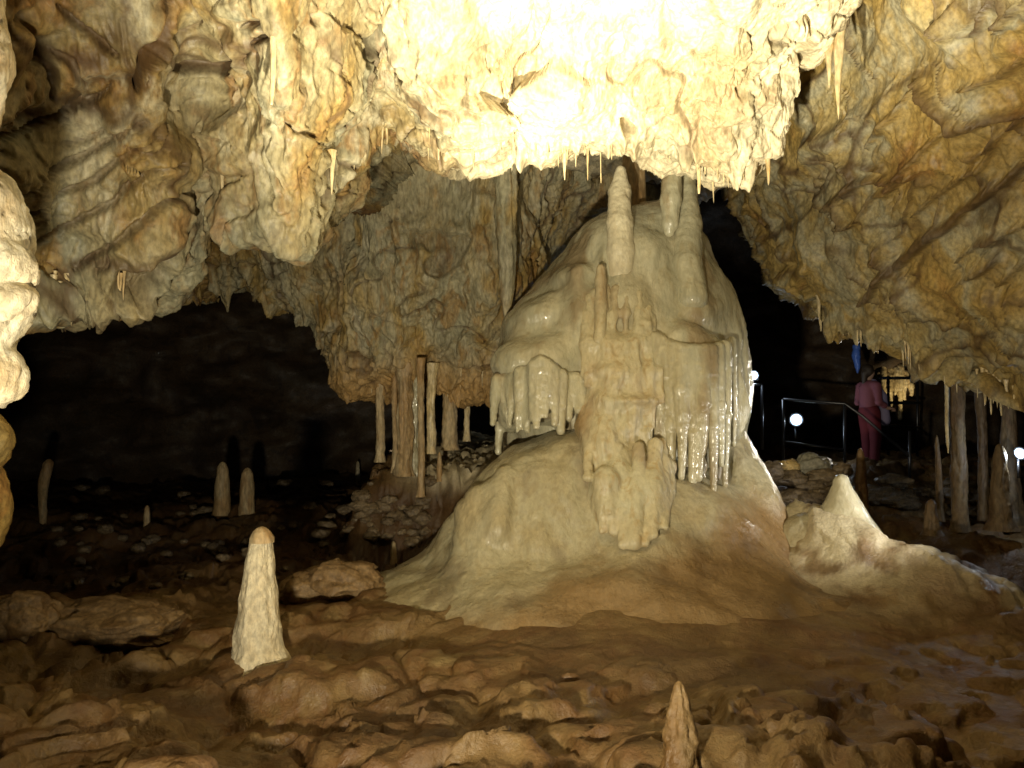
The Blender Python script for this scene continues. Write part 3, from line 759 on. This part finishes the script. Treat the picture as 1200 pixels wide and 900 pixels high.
# ------------------------------------------------------------------ lathe builder for stalagmites, columns, stalactites
def lathe(h, prof, seed, nz_=48, na=28, bend=0.0, rough=0.06, flute=0.0, rings=0.0):
    """prof: list of (t, radius) from base (t=0) to top (t=1); height h (negative: hangs)"""
    t = np.linspace(0, 1, nz_); r = np.interp(t, [p[0] for p in prof], [p[1] for p in prof])
    ph = np.linspace(0, 2 * math.pi, na, endpoint=False)
    T, Ph = np.meshgrid(t, ph, indexing='ij'); Rr = np.repeat(r[:, None], na, 1)
    rs = max(p[1] for p in prof)
    P = np.stack([np.cos(Ph).ravel() * 1.3, np.sin(Ph).ravel() * 1.3, (T * abs(h) / rs * 0.55).ravel()], -1) + seed * 7.7
    k = 1 + rough * 2.2 * fbm(P * 1.0, 3, seed) + rough * fbm(P * 3.1, 3, seed + 1)
    if flute: k += flute * fbm(P * np.array([2.5, 2.5, 0.15]), 2, seed + 2, ridged=True)
    if rings: k += rings * np.sin(T.ravel() * abs(h) / rs * 7 + 2 * noise(P, seed + 3))
    Rv = Rr.ravel() * k
    bx = bend * abs(h) * (noise(np.stack([T.ravel() * 1.6 + seed, 0 * T.ravel(), 0 * T.ravel()], -1), seed + 4))
    by = bend * abs(h) * (noise(np.stack([T.ravel() * 1.6 + seed, 0 * T.ravel() + 5.5, 0 * T.ravel()], -1), seed + 5))
    bx -= bx[0]; by -= by[0]
    V = np.stack([np.cos(Ph).ravel() * Rv + bx, np.sin(Ph).ravel() * Rv + by, T.ravel() * h], -1)
    Q = grid_quads(nz_, na, True)
    V = np.vstack([V, [[bx[-1], by[-1], h * 1.003]]])
    top = len(V) - 1; last = (nz_ - 1) * na + np.arange(na)
    cap = np.stack([last, np.roll(last, -1), np.full(na, top), np.full(na, top)], 1)
    if h < 0: Q = Q[:, ::-1]
    me = bpy.data.meshes.new('lathe')
    faces = Q.tolist() + [[a, b, c] if h > 0 else [b, a, c] for a, b, c, _ in cap.tolist()]
    me.from_pydata(V.tolist(), [], faces)
    me.polygons.foreach_set('use_smooth', np.ones(len(faces), dtype=bool))
    return me

def on_floor(px, py):
    p = hit(px, py, [BV_F]); return p

def stalagmite(px, top, base, wpx, mat, label, seed, prof=None, group=None, d=None, name='stalagmite', **kw):
    p = on_floor(px, base) if d is None else W(px, base, d)
    d = p[1]
    zt = W(px, top, d)[2]
    h = zt - p[2]
    r = wpx / 2 * d / F
    prof = prof or [(0, 1.15), (0.1, 1.0), (0.6, 0.86), (0.88, 0.66), (0.97, 0.38), (1, 0.1)]
    me = lathe(h + 0.08, [(t, k * r) for t, k in prof], seed, **kw)
    o = link(name, me, mat, None, (p[0], p[1], p[2] - 0.08))
    return tag(o, label, name.replace('_', ' ') if name != 'column' else 'cave column', group)

# white stalagmite in the left foreground, its own cap a darker drip tip
p = on_floor(302, 772)
root = empty('stalagmite', p, 'tall chalk white stalagmite with ragged bands standing alone in the left foreground', 'stalagmite')
hh = W(306, 618, p[1])[2] - p[2]
me = lathe(hh * 0.90 + 0.06, [(0, 0.235), (0.05, 0.195), (0.15, 0.168), (0.5, 0.128), (0.8, 0.092), (0.97, 0.07), (1, 0.066)], 11, 150, 80, 0.02, 0.09, 0.0, 0.03)
link('shaft', me, M_white, root, (0, 0, -0.06))
me = lathe(hh * 0.12, [(0, 0.078), (0.3, 0.075), (0.7, 0.056), (0.92, 0.032), (1, 0.01)], 12, 30, 40, 0, 0.05)
o = link('tip', me, M_col, root, (0.012, 0, hh * 0.885)); o['label'] = 'rounded brownish wet tip'

stalagmite(260, 541, 597, 19, M_col, 'rounded reddish stalagmite, left one of the pair on the dark floor', 21, rough=0.05)
stalagmite(289, 548, 600, 19, M_col, 'shorter grey stalagmite, right one of the pair on the dark floor', 22, rough=0.07)
stalagmite(50, 538, 612, 12, M_col, 'thin crooked pole-like stalagmite at far left on the dark floor', 23, [(0, .6), (0.4, 0.8), (0.7, 1.0), (0.95, .95), (1, 0.3)], bend=0.15)
stalagmite(419, 540, 567, 6, M_white, 'tiny pale stalagmite left of the column group', 24)
stalagmite(797, 798, 899, 44, M_floor, 'stubby mud coated stalagmite at the bottom of the photo', 25, [(0, 1.15), (0.3, .95), (0.6, .72), (0.85, .42), (0.96, .24), (1, .06)], rough=0.2, nz_=80, na=44)
stalagmite(461, 634, 660, 9, M_col, 'little stub at the left foot of the great dome', 26)
stalagmite(172, 592, 612, 8, M_col, 'tiny reddish stub on the dark floor between thin pole and pair', 28)
stalagmite(515, 530, 556, 7, M_col, 'dark little stalagmite on the ledge below the columns', 27)

# pale cone on the right-hand ridge
s = Sdf().K((986, 566, 7.4), (990, 640, 7.4), 9, 46, .1).E(962, 655, 7.5, 66, 56, 0.45, .14)
cl = W(985, 640, 7.4)
V, Q = s.mesh(0.02); N = normals(V, Q); d, vein_shade = flow_relief(0.015, 0.05, 0.006, 610)(V, N)
o = link('stalagmite', mesh_from('cone', V + N * d[:, None] - cl, Q, {'vein_shade': vein_shade * 0.4}), M_dome, None, cl)
tag(o, 'broad pale cone shaped stalagmite on the ridge right of the dome', 'stalagmite')

# ------------------------------------------------------------------ columns
def column(px, top, bot, wpx, d, mat, label, seed, name='column', prof=None, cat='cave column', **kw):
    a = W(px, bot, d); b = W(px, top, d)
    h = b[2] - a[2]
    r = wpx / 2 * d / F
    prof = prof or [(0, 1.35), (0.08, 1.05), (0.5, 0.92), (0.88, 1.05), (1, 1.5)]
    if cat == 'stalagmite': prof = [(0, 1.6), (0.15, 1.15), (0.6, .85), (0.88, .62), (.97, .35), (1, .08)]
    kw.setdefault('rough', .12); kw.setdefault('bend', .03)
    me = lathe(h + (0.1 if cat == 'stalagmite' else 0.35), [(t, k * r) for t, k in prof], seed, nz_=90, na=34, **kw)
    o = link(name, me, mat, None, (a[0], a[1], a[2] - 0.1))
    return tag(o, label, cat)
column(445, 450, 532, 10, 9.8, M_col, 'dim grey column, leftmost of the group left of the dome', 31, flute=.15)
column(462, 450, 548, 7, 9.6, M_col, 'slim tan column second from left in the group', 32)
column(474, 450, 548, 16, 9.5, M_col, 'ragged whitish column in the middle of the group', 33, flute=.45, rough=.2, bend=.04)
column(485, 450, 548, 14, 9.6, M_dome, 'fluted pale column just behind the long thin one', 34, flute=.4, rough=.2, bend=.04)
column(493, 445, 572, 8, 9.2, M_col, 'long thin column reaching lowest, in front of the group', 35, bend=.02)
column(505, 450, 522, 10, 9.6, M_stal, 'orange tinted column right of the long thin one', 36, flute=.2)
column(527, 450, 518, 17, 9.9, M_col, 'thick orange brown column standing on the ledge', 37, flute=.1)
column(547, 455, 508, 7, 10.2, M_stal, 'short slim column nearest the dome on the ledge', 38)
column(1125, 425, 612, 17, 8.8, M_dim, 'thick brown column from slab to floor at right', 41, bend=.01)
column(1111, 420, 520, 4, 8.6, M_stal, 'needle thin pale stalactite rod beside the thick right column', 42, 'stalactite', [(0, .3), (0.1, .9), (1, 1.2)], 'stalactite')
column(1153, 450, 600, 11, 9.4, M_dim, 'dim column behind, between the thick one and the right edge', 43)
column(1184, 440, 610, 19, 8.9, M_dim, 'stout column by the right edge with spreading foot', 44, prof=[(0, 2.4), (0.12, 1.6), (0.4, 1.0), (0.7, .75), (1, 1.2)])
column(1174, 520, 610, 22, 8.3, M_dim, 'squat stump leaning on the stout right edge column', 45, 'stalagmite', [(0, 1.5), (0.3, 1.1), (0.7, .7), (0.8, .3), (1, .02)], 'stalagmite')
column(1101, 510, 600, 8, 8.9, M_dim, 'slim dark stalagmite left of the thick right column', 46, 'stalagmite', [(0, 1.4), (0.3, 1.0), (0.7, .8), (0.75, .2), (1, .02)], 'stalagmite')
column(1010, 525, 605, 15, 8.7, M_floor, 'dark brown post-like stalagmite behind the pale cone', 47, 'stalagmite', [(0, 1.2), (0.3, 1.0), (0.68, .85), (0.74, .3), (1, .02)], 'stalagmite')
column(1092, 585, 615, 16, 8.0, M_dim, 'low broad stub on the brown slope at right', 48, 'stalagmite', [(0, 1.5), (0.2, 1.1), (0.4, .5), (0.5, .15), (1, .02)], 'stalagmite')
column(593, 195, 365, 22, 8.75, M_mid, 'straight fluted pillar running down the middle mass', 49, 'pillar', [(0, .2), (0.15, .7), (0.5, 1.0), (1, 1.2)], 'pillar', flute=.3)

# ------------------------------------------------------------------ near pendant rock at the left edge
s = Sdf()
s.E(-84, 60, 3.0, 66, 150, .35, .05).E(-50, 260, 2.9, 72, 90, .3, .05).E(-60, 360, 2.95, 90, 70, .3, .05).E(-10, 410, 2.95, 20, 30, .12, .03).E(-12, 440, 2.95, 34, 42, .14, .03)
s.E(-28, 230, 2.9, 50, 36, .2, .04).E(-8, 310, 2.9, 42, 30, .16, .03).E(-90, -120, 3.0, 90, 160, .4, .1).E(-8, 350, 2.9, 40, 24, .14, .02).E(-90, 460, 3.1, 60, 60, .2, .04)
pl = W(-40, 240, 2.95)
V, Q = s.mesh(0.012); N = normals(V, Q)
d1, vein_shade = rock_relief(V * 2.2, N, 0.30, None, 0.05, 140, big=.1, pits=.6)
o = link('hanging_rock', mesh_from('pendant', V + N * d1[:, None] - pl, Q, {'vein_shade': vein_shade * .3}), rock('near_calcite', [CREAM, WHITE, (0.55, 0.42, 0.24, 1), CREAM], 3, .6, bump=.6, bscale=26), None, pl)
tag(o, 'brightly lit knobbly pendant of pale rock cut off by the left edge', 'hanging rock')
s = Sdf().E(-30, 520, 4.4, 36, 34, .2, .05).E(-50, 600, 4.5, 50, 80, .3, .1)
pl = W(-30, 540, 4.4)
V, Q = s.mesh(0.02); N = normals(V, Q); d1, vein_shade = rock_relief(V * 2, N, 0.3, None, 0.05, 150, big=.1, pits=.4)
o = link('rock', mesh_from('edge_rock', V + N * d1[:, None] - pl, Q, {'vein_shade': vein_shade * .4}), M_right, None, pl)
tag(o, 'dim ochre rock at the left edge under the bright pendant', 'rock')

# ------------------------------------------------------------------ stalactites
protos = []
for k in range(7):
    pr = [(0, 1.0), (0.12, .75), (0.4, .5), (0.75, .28), (0.95, .14), (1, .04)] if k < 5 else [(0, .8), (0.1, .55), (0.5, .42), (0.9, .35), (1, .2)]
    protos.append(lathe(-1.0, [(t, r * 0.12) for t, r in pr], 60 + k, 40, 16, 0.04, 0.12, .15))
    protos[-1].materials.append(M_stal)
def stalactite(px, py, length, wpx, label, group=None, trees=None, k=None):
    p = hit(px, py, trees or [BV_A])
    if p is None: return
    d = p[1]
    L = length * d / F
    me = protos[rng.randrange(7) if k is None else k]
    o = link('stalactite', me, None, None, (p[0], p[1] + 0.10, p[2] + 0.12))
    r = (wpx / 2 * d / F) / 0.10
    o.scale = (r, r, L + 0.12)
    o.rotation_euler = (rng.uniform(-.03, .03), rng.uniform(-.03, .03), rng.uniform(0, 6.28))
    tag(o, label, 'stalactite', group)
    return o
# named ones
for px, py, L, wp, lab in ((316, 20, 100, 13, 'long slender stalactite hanging alone high at upper left'),
        (662, 172, 36, 9, 'orange stalactite, longest under the blown-out glare left of the pale spire'),
        (675, 168, 24, 5, 'short stalactite right beside the orange one'), (691, 170, 38, 5, 'thin honey stalactite between orange one and the straw'),
        (705, 172, 40, 2.5, 'hair thin straight straw stalactite left of the pale spire'),
        (822, 188, 36, 9, 'sharp golden stalactite just right of the fused spires'), (838, 205, 30, 4, 'thin dark stalactite over the black gap right of the dome'),
        (905, 170, 44, 12, 'tapering stalactite at the lower right end of the bright vault'), (950, 95, 58, 16, 'broad pale stalactite, left one of the large pair at upper right'),
        (978, 40, 60, 14, 'mid sized stalactite between the large pair at upper right'), (990, 30, 108, 17, 'largest tapering stalactite of the pair at upper right'),
        (249, 110, 60, 8, 'white crusted stalactite streak left of the broad drape'), (256, 175, 50, 12, 'white crusty stalactite at the left border of the broad drape'),
        (385, 190, 34, 9, 'orange ridge-like stalactite at the right corner of the broad drape')):
    stalactite(px, py, L, wp, lab)
lipx = np.array([l[0] for l in LIP]); lipy = np.array([l[1] for l in LIP])
for k in range(64):
    px = rng.choice([rng.uniform(400, 560), rng.uniform(560, 700), rng.uniform(700, 930)])
    ly = float(np.interp(px, lipx, lipy))
    stalactite(px, ly - rng.uniform(2, 22), rng.uniform(8, 26), rng.uniform(2.5, 6), 'tiny pale stalactite in the ragged fringe along the lip of the bright vault', 'small stalactites fringing the bright vault')
for k in range(14):
    px = 95 + rng.uniform(-45, 45)
    stalactite(px, float(np.interp(px, lipx, lipy)) - rng.uniform(4, 30), rng.uniform(14, 34), rng.uniform(4, 7), 'short dull white stalactite in the cluster under the left vault', 'dull white stalactites under the left vault')
RL = [(905, 275), (945, 355), (985, 385), (1040, 400), (1085, 425), (1140, 445), (1200, 470)]
for k in range(40):
    px = rng.choice([rng.uniform(955, 1065), rng.uniform(1065, 1200)])
    ly = float(np.interp(px, [r[0] for r in RL], [r[1] for r in RL]))
    stalactite(px, ly - rng.uniform(2, 14), rng.uniform(8, 26) * (1.4 if px > 1150 else 1), rng.uniform(3, 6), 'little stalactite in the row under the right hand slab', 'little stalactites under the right slab', [BV_B])
for k in range(26):
    px = rng.uniform(430, 585)
    stalactite(px, 452 - rng.uniform(0, 30), rng.uniform(8, 24), rng.uniform(3, 6), 'small rusty stalactite under the middle hanging mass', 'small rusty stalactites under the middle mass', [BV_C])

# ------------------------------------------------------------------ boulders and rubble
def boulder_mesh(seed, n=3, sx=1, sy=1, sz=.6, flat=.18):
    nr, na = 40 * n // 3, 60 * n // 3
    th = np.linspace(-math.pi / 2, math.pi / 2, nr)[:, None]; ph = np.linspace(0, 2 * math.pi, na, endpoint=False)[None, :]
    D = np.stack([np.cos(th) * np.cos(ph), np.cos(th) * np.sin(ph), np.sin(th) + 0 * ph], -1).reshape(-1, 3)
    f1, f2, fc = voro(D * 1.1 + seed * 3.3, seed)
    r = 1 + flat * fc + 0.25 * fbm(D * 1.1 + seed, 3, seed) + 0.05 * fbm(D * 5, 3, seed + 1)
    V = D * r[:, None] * np.array([sx, sy, sz])
    return mesh_from('boulder', V, grid_quads(nr, na, True))
M_boul = rock('boulder_rock', [(0.20, 0.12, 0.05, 1), (0.26, 0.17, 0.08, 1), (0.17, 0.10, 0.04, 1)], 2.5, 1, bump=.6)
def boulder(px, py, rx, ry, mat, label, seed, d=None, n=3, rot=0, group=None, sy=.8, name='boulder'):
    p = on_floor(px, py) if d is None else W(px, py, d)
    k = p[1] / F
    me = boulder_mesh(seed, n, rx * k, rx * k * sy, ry * k)
    o = link(name, me, mat, None, (p[0], p[1] + rx * k * sy * .4, p[2] + ry * k * .55))
    o.rotation_euler[2] = rot
    return tag(o, label, name, group)
boulder(22, 745, 38, 30, M_boul, 'rounded brown boulder cut by the left edge', 71, n=6)
boulder(128, 752, 76, 28, M_boul, 'long low brown boulder left of the white stalagmite', 72, n=7)
boulder(352, 706, 30, 20, M_boul, 'reddish rock on the bank behind the white stalagmite', 73, n=4)
boulder(400, 700, 50, 26, M_boul, 'sloping brown rock between white stalagmite and dome', 74, n=5)
M_yel = rock('yellow_rock', [(0.55, 0.38, 0.14, 1), (0.6, 0.45, 0.2, 1)], 6, 1, bump=.8)
boulder(924, 552, 17, 9, M_yel, 'small yellow rock on the stone pile right of the dome', 75, d=8.9)
boulder(956, 555, 19, 15, rock('grey_rock', [(0.22, 0.21, 0.16, 1), (0.28, 0.26, 0.2, 1)], 5, 1, bump=.5), 'grey angular rock on top of the stone pile right of the dome', 76, d=8.9)
for j, (x, y, a, b) in enumerate(((925, 566, 22, 9), (948, 575, 20, 9), (972, 566, 24, 11), (990, 556, 11, 9), (905, 560, 16, 12), (985, 585, 22, 10), (938, 592, 26, 12), (962, 590, 20, 10))):
    boulder(x, y, a, b, M_rub, ['flat dark stone under the yellow rock', 'dark slab low in the pile under the grey rock', 'wide stone at the right of the pile', 'small knob stone at the pile\'s right end', 'stone wedged against the dome', 'lower right stone of the pile behind the cone', 'lowest left stone of the pile', 'lowest middle stone of the pile'][j], 80 + j, d=8.8 - .03 * j)
for k in range(60):      # loose stones scattered over the dark floor
    px = rng.uniform(60, 385); py = rng.uniform(568, 690)
    p = on_floor(px, py)
    if p is None: continue
    s_ = rng.uniform(.5, 1.3)
    boulder(px, py, 9 * s_, 5 * s_, M_rub, 'small wet stone scattered on the dark floor at left', 100 + k % 6, n=2, rot=rng.uniform(0, 6), group='wet stones scattered on the dark floor', name='stone')
for k in range(44):
    px = rng.uniform(375, 505); py = rng.uniform(562, 645)
    s_ = rng.uniform(.5, 1.5)
    boulder(px, py, 10 * s_, 5.5 * s_, M_rub, 'small dark stone on the rubble bank below the group of columns', 100 + k % 6, n=2, rot=rng.uniform(0, 6), group='dark stones on the bank below the columns', name='stone')
for k in range(26):
    px = rng.uniform(1015, 1190); py = rng.uniform(566, 606)
    s_ = rng.uniform(.6, 1.5)
    p = on_floor(px, py)
    if p is None: continue
    boulder(px, py, 13 * s_, 6 * s_, M_rub, 'wet black stone on the ground behind the pale cone and columns', 110 + k % 6, n=2, rot=rng.uniform(0, 6), group='wet black stones behind the right ridge', name='stone')

# ------------------------------------------------------------------ railing, lamps, person beyond the dome
def tube(pts, r, n=10):
    P = np.array(pts, float)
    V = []
    for i, p in enumerate(P):
        t = P[min(i + 1, len(P) - 1)] - P[max(i - 1, 0)]; t /= np.linalg.norm(t)
        u = np.cross(t, [0, 0, 1.0]) if abs(t[2]) < .9 else np.cross(t, [1.0, 0, 0]); u /= np.linalg.norm(u); v = np.cross(t, u)
        for k in range(n):
            a = 2 * math.pi * k / n; V.append(p + r * (math.cos(a) * u + math.sin(a) * v))
    V = np.array(V)
    f = grid_quads(len(P), n, True).tolist() + [list(range(n))[::-1], [(len(P) - 1) * n + k for k in range(n)]]
    me = bpy.data.meshes.new('tube'); me.from_pydata(V.tolist(), [], f)
    me.polygons.foreach_set('use_smooth', np.ones(len(f), dtype=bool))
    return me
RD = 12.2
rl = W(990, 550, RD)
rail = empty('railing', rl, 'dark steel handrail with posts in front of the person in red', 'railing')
def rp(px, py, d=RD): return W(px, py, d) - rl
for x, y0, y1, d in ((893, 451, 512, 12.6), (918, 468, 540, 12.4), (990, 473, 560, RD), (1066, 505, 560, 11.8)):
    link('post', tube([rp(x, y0, d), rp(x, y1 + 15, d)], 0.022), M_metal, rail)
link('handrail', tube([rp(872, 451, 12.7), rp(893, 451, 12.6)], 0.02), M_metal, rail)
link('handrail', tube([rp(918, 468, 12.4), rp(990, 473, RD), rp(1010, 487, 12.1), rp(1066, 535, 11.8)], 0.022), M_metal, rail)
link('lower_rail', tube([rp(918, 517, 12.4), rp(990, 527, RD)], 0.016), M_metal, rail)
# second railing in front of the golden columns
r2l = W(1050, 500, 15.5)
rail2 = empty('railing', r2l, 'black railing crossing in front of the golden lit flowstone', 'railing')
for y in (443, 472, 498): link('rail', tube([W(1028, y, 15.5) - r2l, W(1078, y + (3 if y > 480 else 0), 15.5) - r2l], 0.03), M_metal, rail2)
for x in (1041, 1075): link('post', tube([W(x, 440, 15.5) - r2l, W(x, 540, 15.5) - r2l], 0.025), M_metal, rail2)

def floodlamp(px, py, d, r, label, power, aim=None, tilt=0.0, lens_strength=3, spot=False):
    """housing, bracket and lit lens; the lens faces the camera side"""
    c = W(px, py, d)
    root = empty('floodlight', c, label, 'floodlight', None)
    ml = plain('lit_lens', (0.9, 0.95, 1), 0.3, 0, (0.38, 0.7, 1, 1), lens_strength)
    dirn = Vector((-c[0] * .6, -c[1] + 2, 0.3)).normalized() if aim is None else (Vector(aim) - Vector(c)).normalized()
    q = dirn.to_track_quat('Z', 'Y')
    for nm, pr, mt in (('housing', [(-0.10, .35), (-.09, .75), (-.02, 1.12), (0.01, 1.2), (0.02, 1.0)], M_metal), ('lens', [(0.012, 1.0), (0.03, .8), (.035, .4), (.037, .05)], ml)):
        n = 20; V = []
        for z, k in pr:
            for a in range(n): V.append((math.cos(2 * math.pi * a / n) * k * r, math.sin(2 * math.pi * a / n) * k * r, z * r / .06 * .6))
        f = grid_quads(len(pr), n, True).tolist() + [list(range(n))[::-1], [(len(pr) - 1) * n + a for a in range(n)]]
        me = bpy.data.meshes.new(nm); me.from_pydata(V, [], f); me.polygons.foreach_set('use_smooth', np.ones(len(f), dtype=bool))
        o = link(nm, me, mt, root); o.rotation_mode = 'QUATERNION'; o.rotation_quaternion = q
    link('bracket', tube([(0, .04, -r), (0, .05, -r - .2)], .012), M_metal, root)
    lp = Vector(c) + dirn * (r * .6 + .05)
    lamp('SPOT' if spot else 'POINT', lp, aim if spot else None, power, COOL, 0.04, 110, .6)
floodlamp(883, 440, 12.8, 0.075, 'round bluish floodlight above the handrail end beside the dome', 12)
floodlamp(933, 492, 13.2, 0.10, 'larger bluish floodlight low behind the railing posts', 15)
floodlamp(1196, 531, 8.3, 0.06, 'cold white floodlight at the right edge among the columns', 10, aim=tuple(W(1000, 600, 7.4)))
lamp('SPOT', W(474, 518, 10.9), (-3.6, 9.6, 0.2), 16, COOL, .03, 80, .8)      # lamp hidden behind the columns, glints on the wet floor
lamp('SPOT', W(1083, 450, 12.0), W(860, 420, 8.2), 300, (1, .93, .8), .06, 40, .8)     # path lamp behind the right columns, edge light on the dome
lamp('SPOT', W(1300, 560, 5.9), W(930, 560, 7.4), 270, (1, .95, .85), .05, 60, .8)   # and along the right ridge

# golden lit flowstone seen through the gap
s = Sdf()
gl = W(1055, 470, 16.8)
for x, y0, y1, r in ((1036, 422, 470, 3), (1043, 425, 482, 2.6), (1049, 432, 462, 2.2), (1055, 430, 490, 3.6), (1062, 436, 468, 2.4), (1067, 448, 462, 3)):
    s.K((x, y0, 16.8), (x + rng.uniform(-2, 2), y1, 16.8), r, r * .7, .03)
for x, y in ((1036, 428), (1042, 440), (1050, 436), (1060, 445), (1066, 452), (1040, 458), (1048, 450)):
    s.E(x, y, 16.85, rng.uniform(3, 6), rng.uniform(3, 7), .1, .03)
V, Q = s.mesh(0.02); N = normals(V, Q); d, vein_shade = flow_relief(0.02, 0.05, 0.02, 700, 5)(V, N)
o = link('flowstone_curtain', mesh_from('gold', V + N * d[:, None] - gl, Q, {'vein_shade': vein_shade}), M_stal, None, gl)
tag(o, 'golden lit ribbed flowstone seen through the gap behind the railing', 'flowstone')
g = W(1050, 470, 15.9); lamp('SPOT', (g[0] + .5, g[1], g[2] - .7), W(1053, 450, 16.8), 60, (1, .8, .45), .04, 40, .8)
# stand-in stalactite for an unclear blue spot, blue light painted into its colour
o = link('stalactite', lathe(-0.5, [(0, .06), (.4, .07), (.8, .045), (1, .01)], 77, 40, 20, .1, .15), plain('blue_light_painted_calcite', (0.06, 0.12, 0.3), .4), None, W(1004, 404, 14.0))
tag(o, 'narrow stand-in stalactite with blue light painted in its colour, above the person', 'stalactite')
b = W(1001, 425, 13.4); lamp('SPOT', tuple(b), tuple(W(1004, 425, 14.0)), 6, (.15, .4, 1), .03, 60, .5).data.energy = 2.5

# ------------------------------------------------------------------ the person
M_skin = plain('skin', (0.45, 0.28, 0.2), .5); M_pink = plain('pink_cloth', (0.20, 0.06, 0.075), .85); M_red = plain('red_cloth', (0.11, 0.008, 0.012), .85)
M_lav = plain('lavender_cloth', (0.24, 0.21, 0.33), .85); M_hair = plain('dark_hair', (0.035, 0.022, 0.012), .6)
def build_person():
    PD = 13.2
    base = W(1020, 549, PD)
    root = empty('person', base, 'person in pink top, red trousers and pale lavender shawl standing behind the handrail', 'person')
    H = W(1020, 428, PD)[2] - base[2]
    k = H / 1.72
    def S(prims, h, name, mat):
        s = Sdf()
        for p in prims:
            if p[0] == 'c': s.cap(np.array(p[1]) * k, np.array(p[2]) * k, p[3] * k, p[4] * k, p[5] * k if len(p) > 5 else .03)
            else: s.ell(np.array(p[1]) * k, np.array(p[2]) * k, .03)
        V, Q = s.mesh(h)
        o = link(name, mesh_from(name, V, Q, {'vein_shade': np.zeros(len(V))}), mat, root); return o
    # x right, y away (faces +x-ish/away), z up
    body = [('e', (0.02, 0, 1.60), (.075, .095, .115)), ('e', (0.095, 0, 1.585), (.02, .016, .02)), ('c', (0, 0, 1.40), (.01, 0, 1.52), .055, .05),
            ('c', (0, 0, 1.30), (0, 0, 1.05), .12, .11), ('c', (0, -.12, 1.38), (0, .12, 1.38), .06, .06), ('c', (0, 0, 1.05), (0, 0, .95), .12, .13),
            ('c', (0, -.09, .92), (.02, -.10, .50), .085, .06), ('c', (.02, -.10, .50), (-.02, -.10, .09), .055, .04), ('c', (0, .09, .92), (.05, .10, .50), .085, .06), ('c', (.05, .10, .50), (.04, .10, .09), .055, .04),
            ('c', (-.03, -.10, .05), (.16, -.11, .03), .04, .03), ('c', (.03, .10, .05), (.22, .11, .03), .04, .03),
            ('c', (0, -.19, 1.37), (-.02, -.23, 1.10), .048, .038), ('c', (-.02, -.23, 1.10), (.18, -.22, 1.00), .036, .026),
            ('c', (0, .19, 1.37), (-.01, .23, 1.10), .048, .038), ('c', (-.01, .23, 1.10), (.2, .2, 1.02), .036, .026)]
    for sy, zz in ((-.22, 1.00), (.2, 1.02)):
        x0 = .2
        body.append(('c', (x0, sy, zz), (x0 + .05, sy, zz - .005), .03, .028, .01))
        for j, L in enumerate((.065, .08, .075, .06)):
            yy = sy - .03 + .02 * j
            body.append(('c', (x0 + .06, yy, zz), (x0 + .06 + L * .6, yy, zz - .012), .0095, .009, .004)); body.append(('c', (x0 + .06 + L * .6, yy, zz - .012), (x0 + .06 + L * .8, yy, zz - .05), .009, .008, .004))
        body.append(('c', (x0 + .01, sy - .03, zz), (x0 + .06, sy - .055, zz - .02), .011, .009, .006))
    S(body, .010, 'body', M_skin)
    S([('e', (-.005, 0, 1.625), (.095, .105, .115)), ('c', (-.07, 0, 1.58), (-.09, 0, 1.42), .06, .035)], .012, 'hair', M_hair)
    S([('c', (0, 0, 1.33), (0, 0, .95), .145, .15), ('c', (0, -.13, 1.38), (0, .13, 1.38), .075, .075), ('c', (0, -.19, 1.37), (-.02, -.235, 1.10), .065, .055), ('c', (-.02, -.235, 1.10), (.1, -.23, 1.04), .052, .05), ('c', (0, .19, 1.37), (-.01, .235, 1.10), .065, .055)], .012, 'top', M_pink)
    S([('c', (0, 0, 1.0), (0, 0, .90), .15, .15), ('c', (0, -.09, .92), (.02, -.11, .50), .115, .09), ('c', (.02, -.11, .50), (-.02, -.11, .08), .085, .08), ('c', (0, .09, .92), (.05, .11, .50), .115, .09), ('c', (.05, .11, .50), (.04, .11, .08), .085, .08)], .012, 'trousers', M_red)
    S([('c', (.06, -.05, 1.42), (.17, -.12, 1.2), .07, .07), ('c', (.17, -.12, 1.2), (.21, -.13, .80), .07, .085), ('c', (.13, .1, 1.38), (.2, .12, .9), .06, .08)], .012, 'shawl', M_lav)
    for s_ in (-1, 1):
        S([('c', (-.03 if s_ < 0 else .03, s_ * .105, .045), (.17 if s_ < 0 else .23, s_ * .11, .035), .05, .042)], .012, 'shoe', M_hair)
    root.rotation_euler[2] = .35
    p = W(1012, 480, 11.6)
    lamp('SPOT', (p[0] + 1.5, p[1] - .8, 2.6), tuple(W(1020, 490, 13.2)), 3, (.9, .85, 1), .05, 50, .8)
build_person()

scene.render.engine = 'CYCLES'
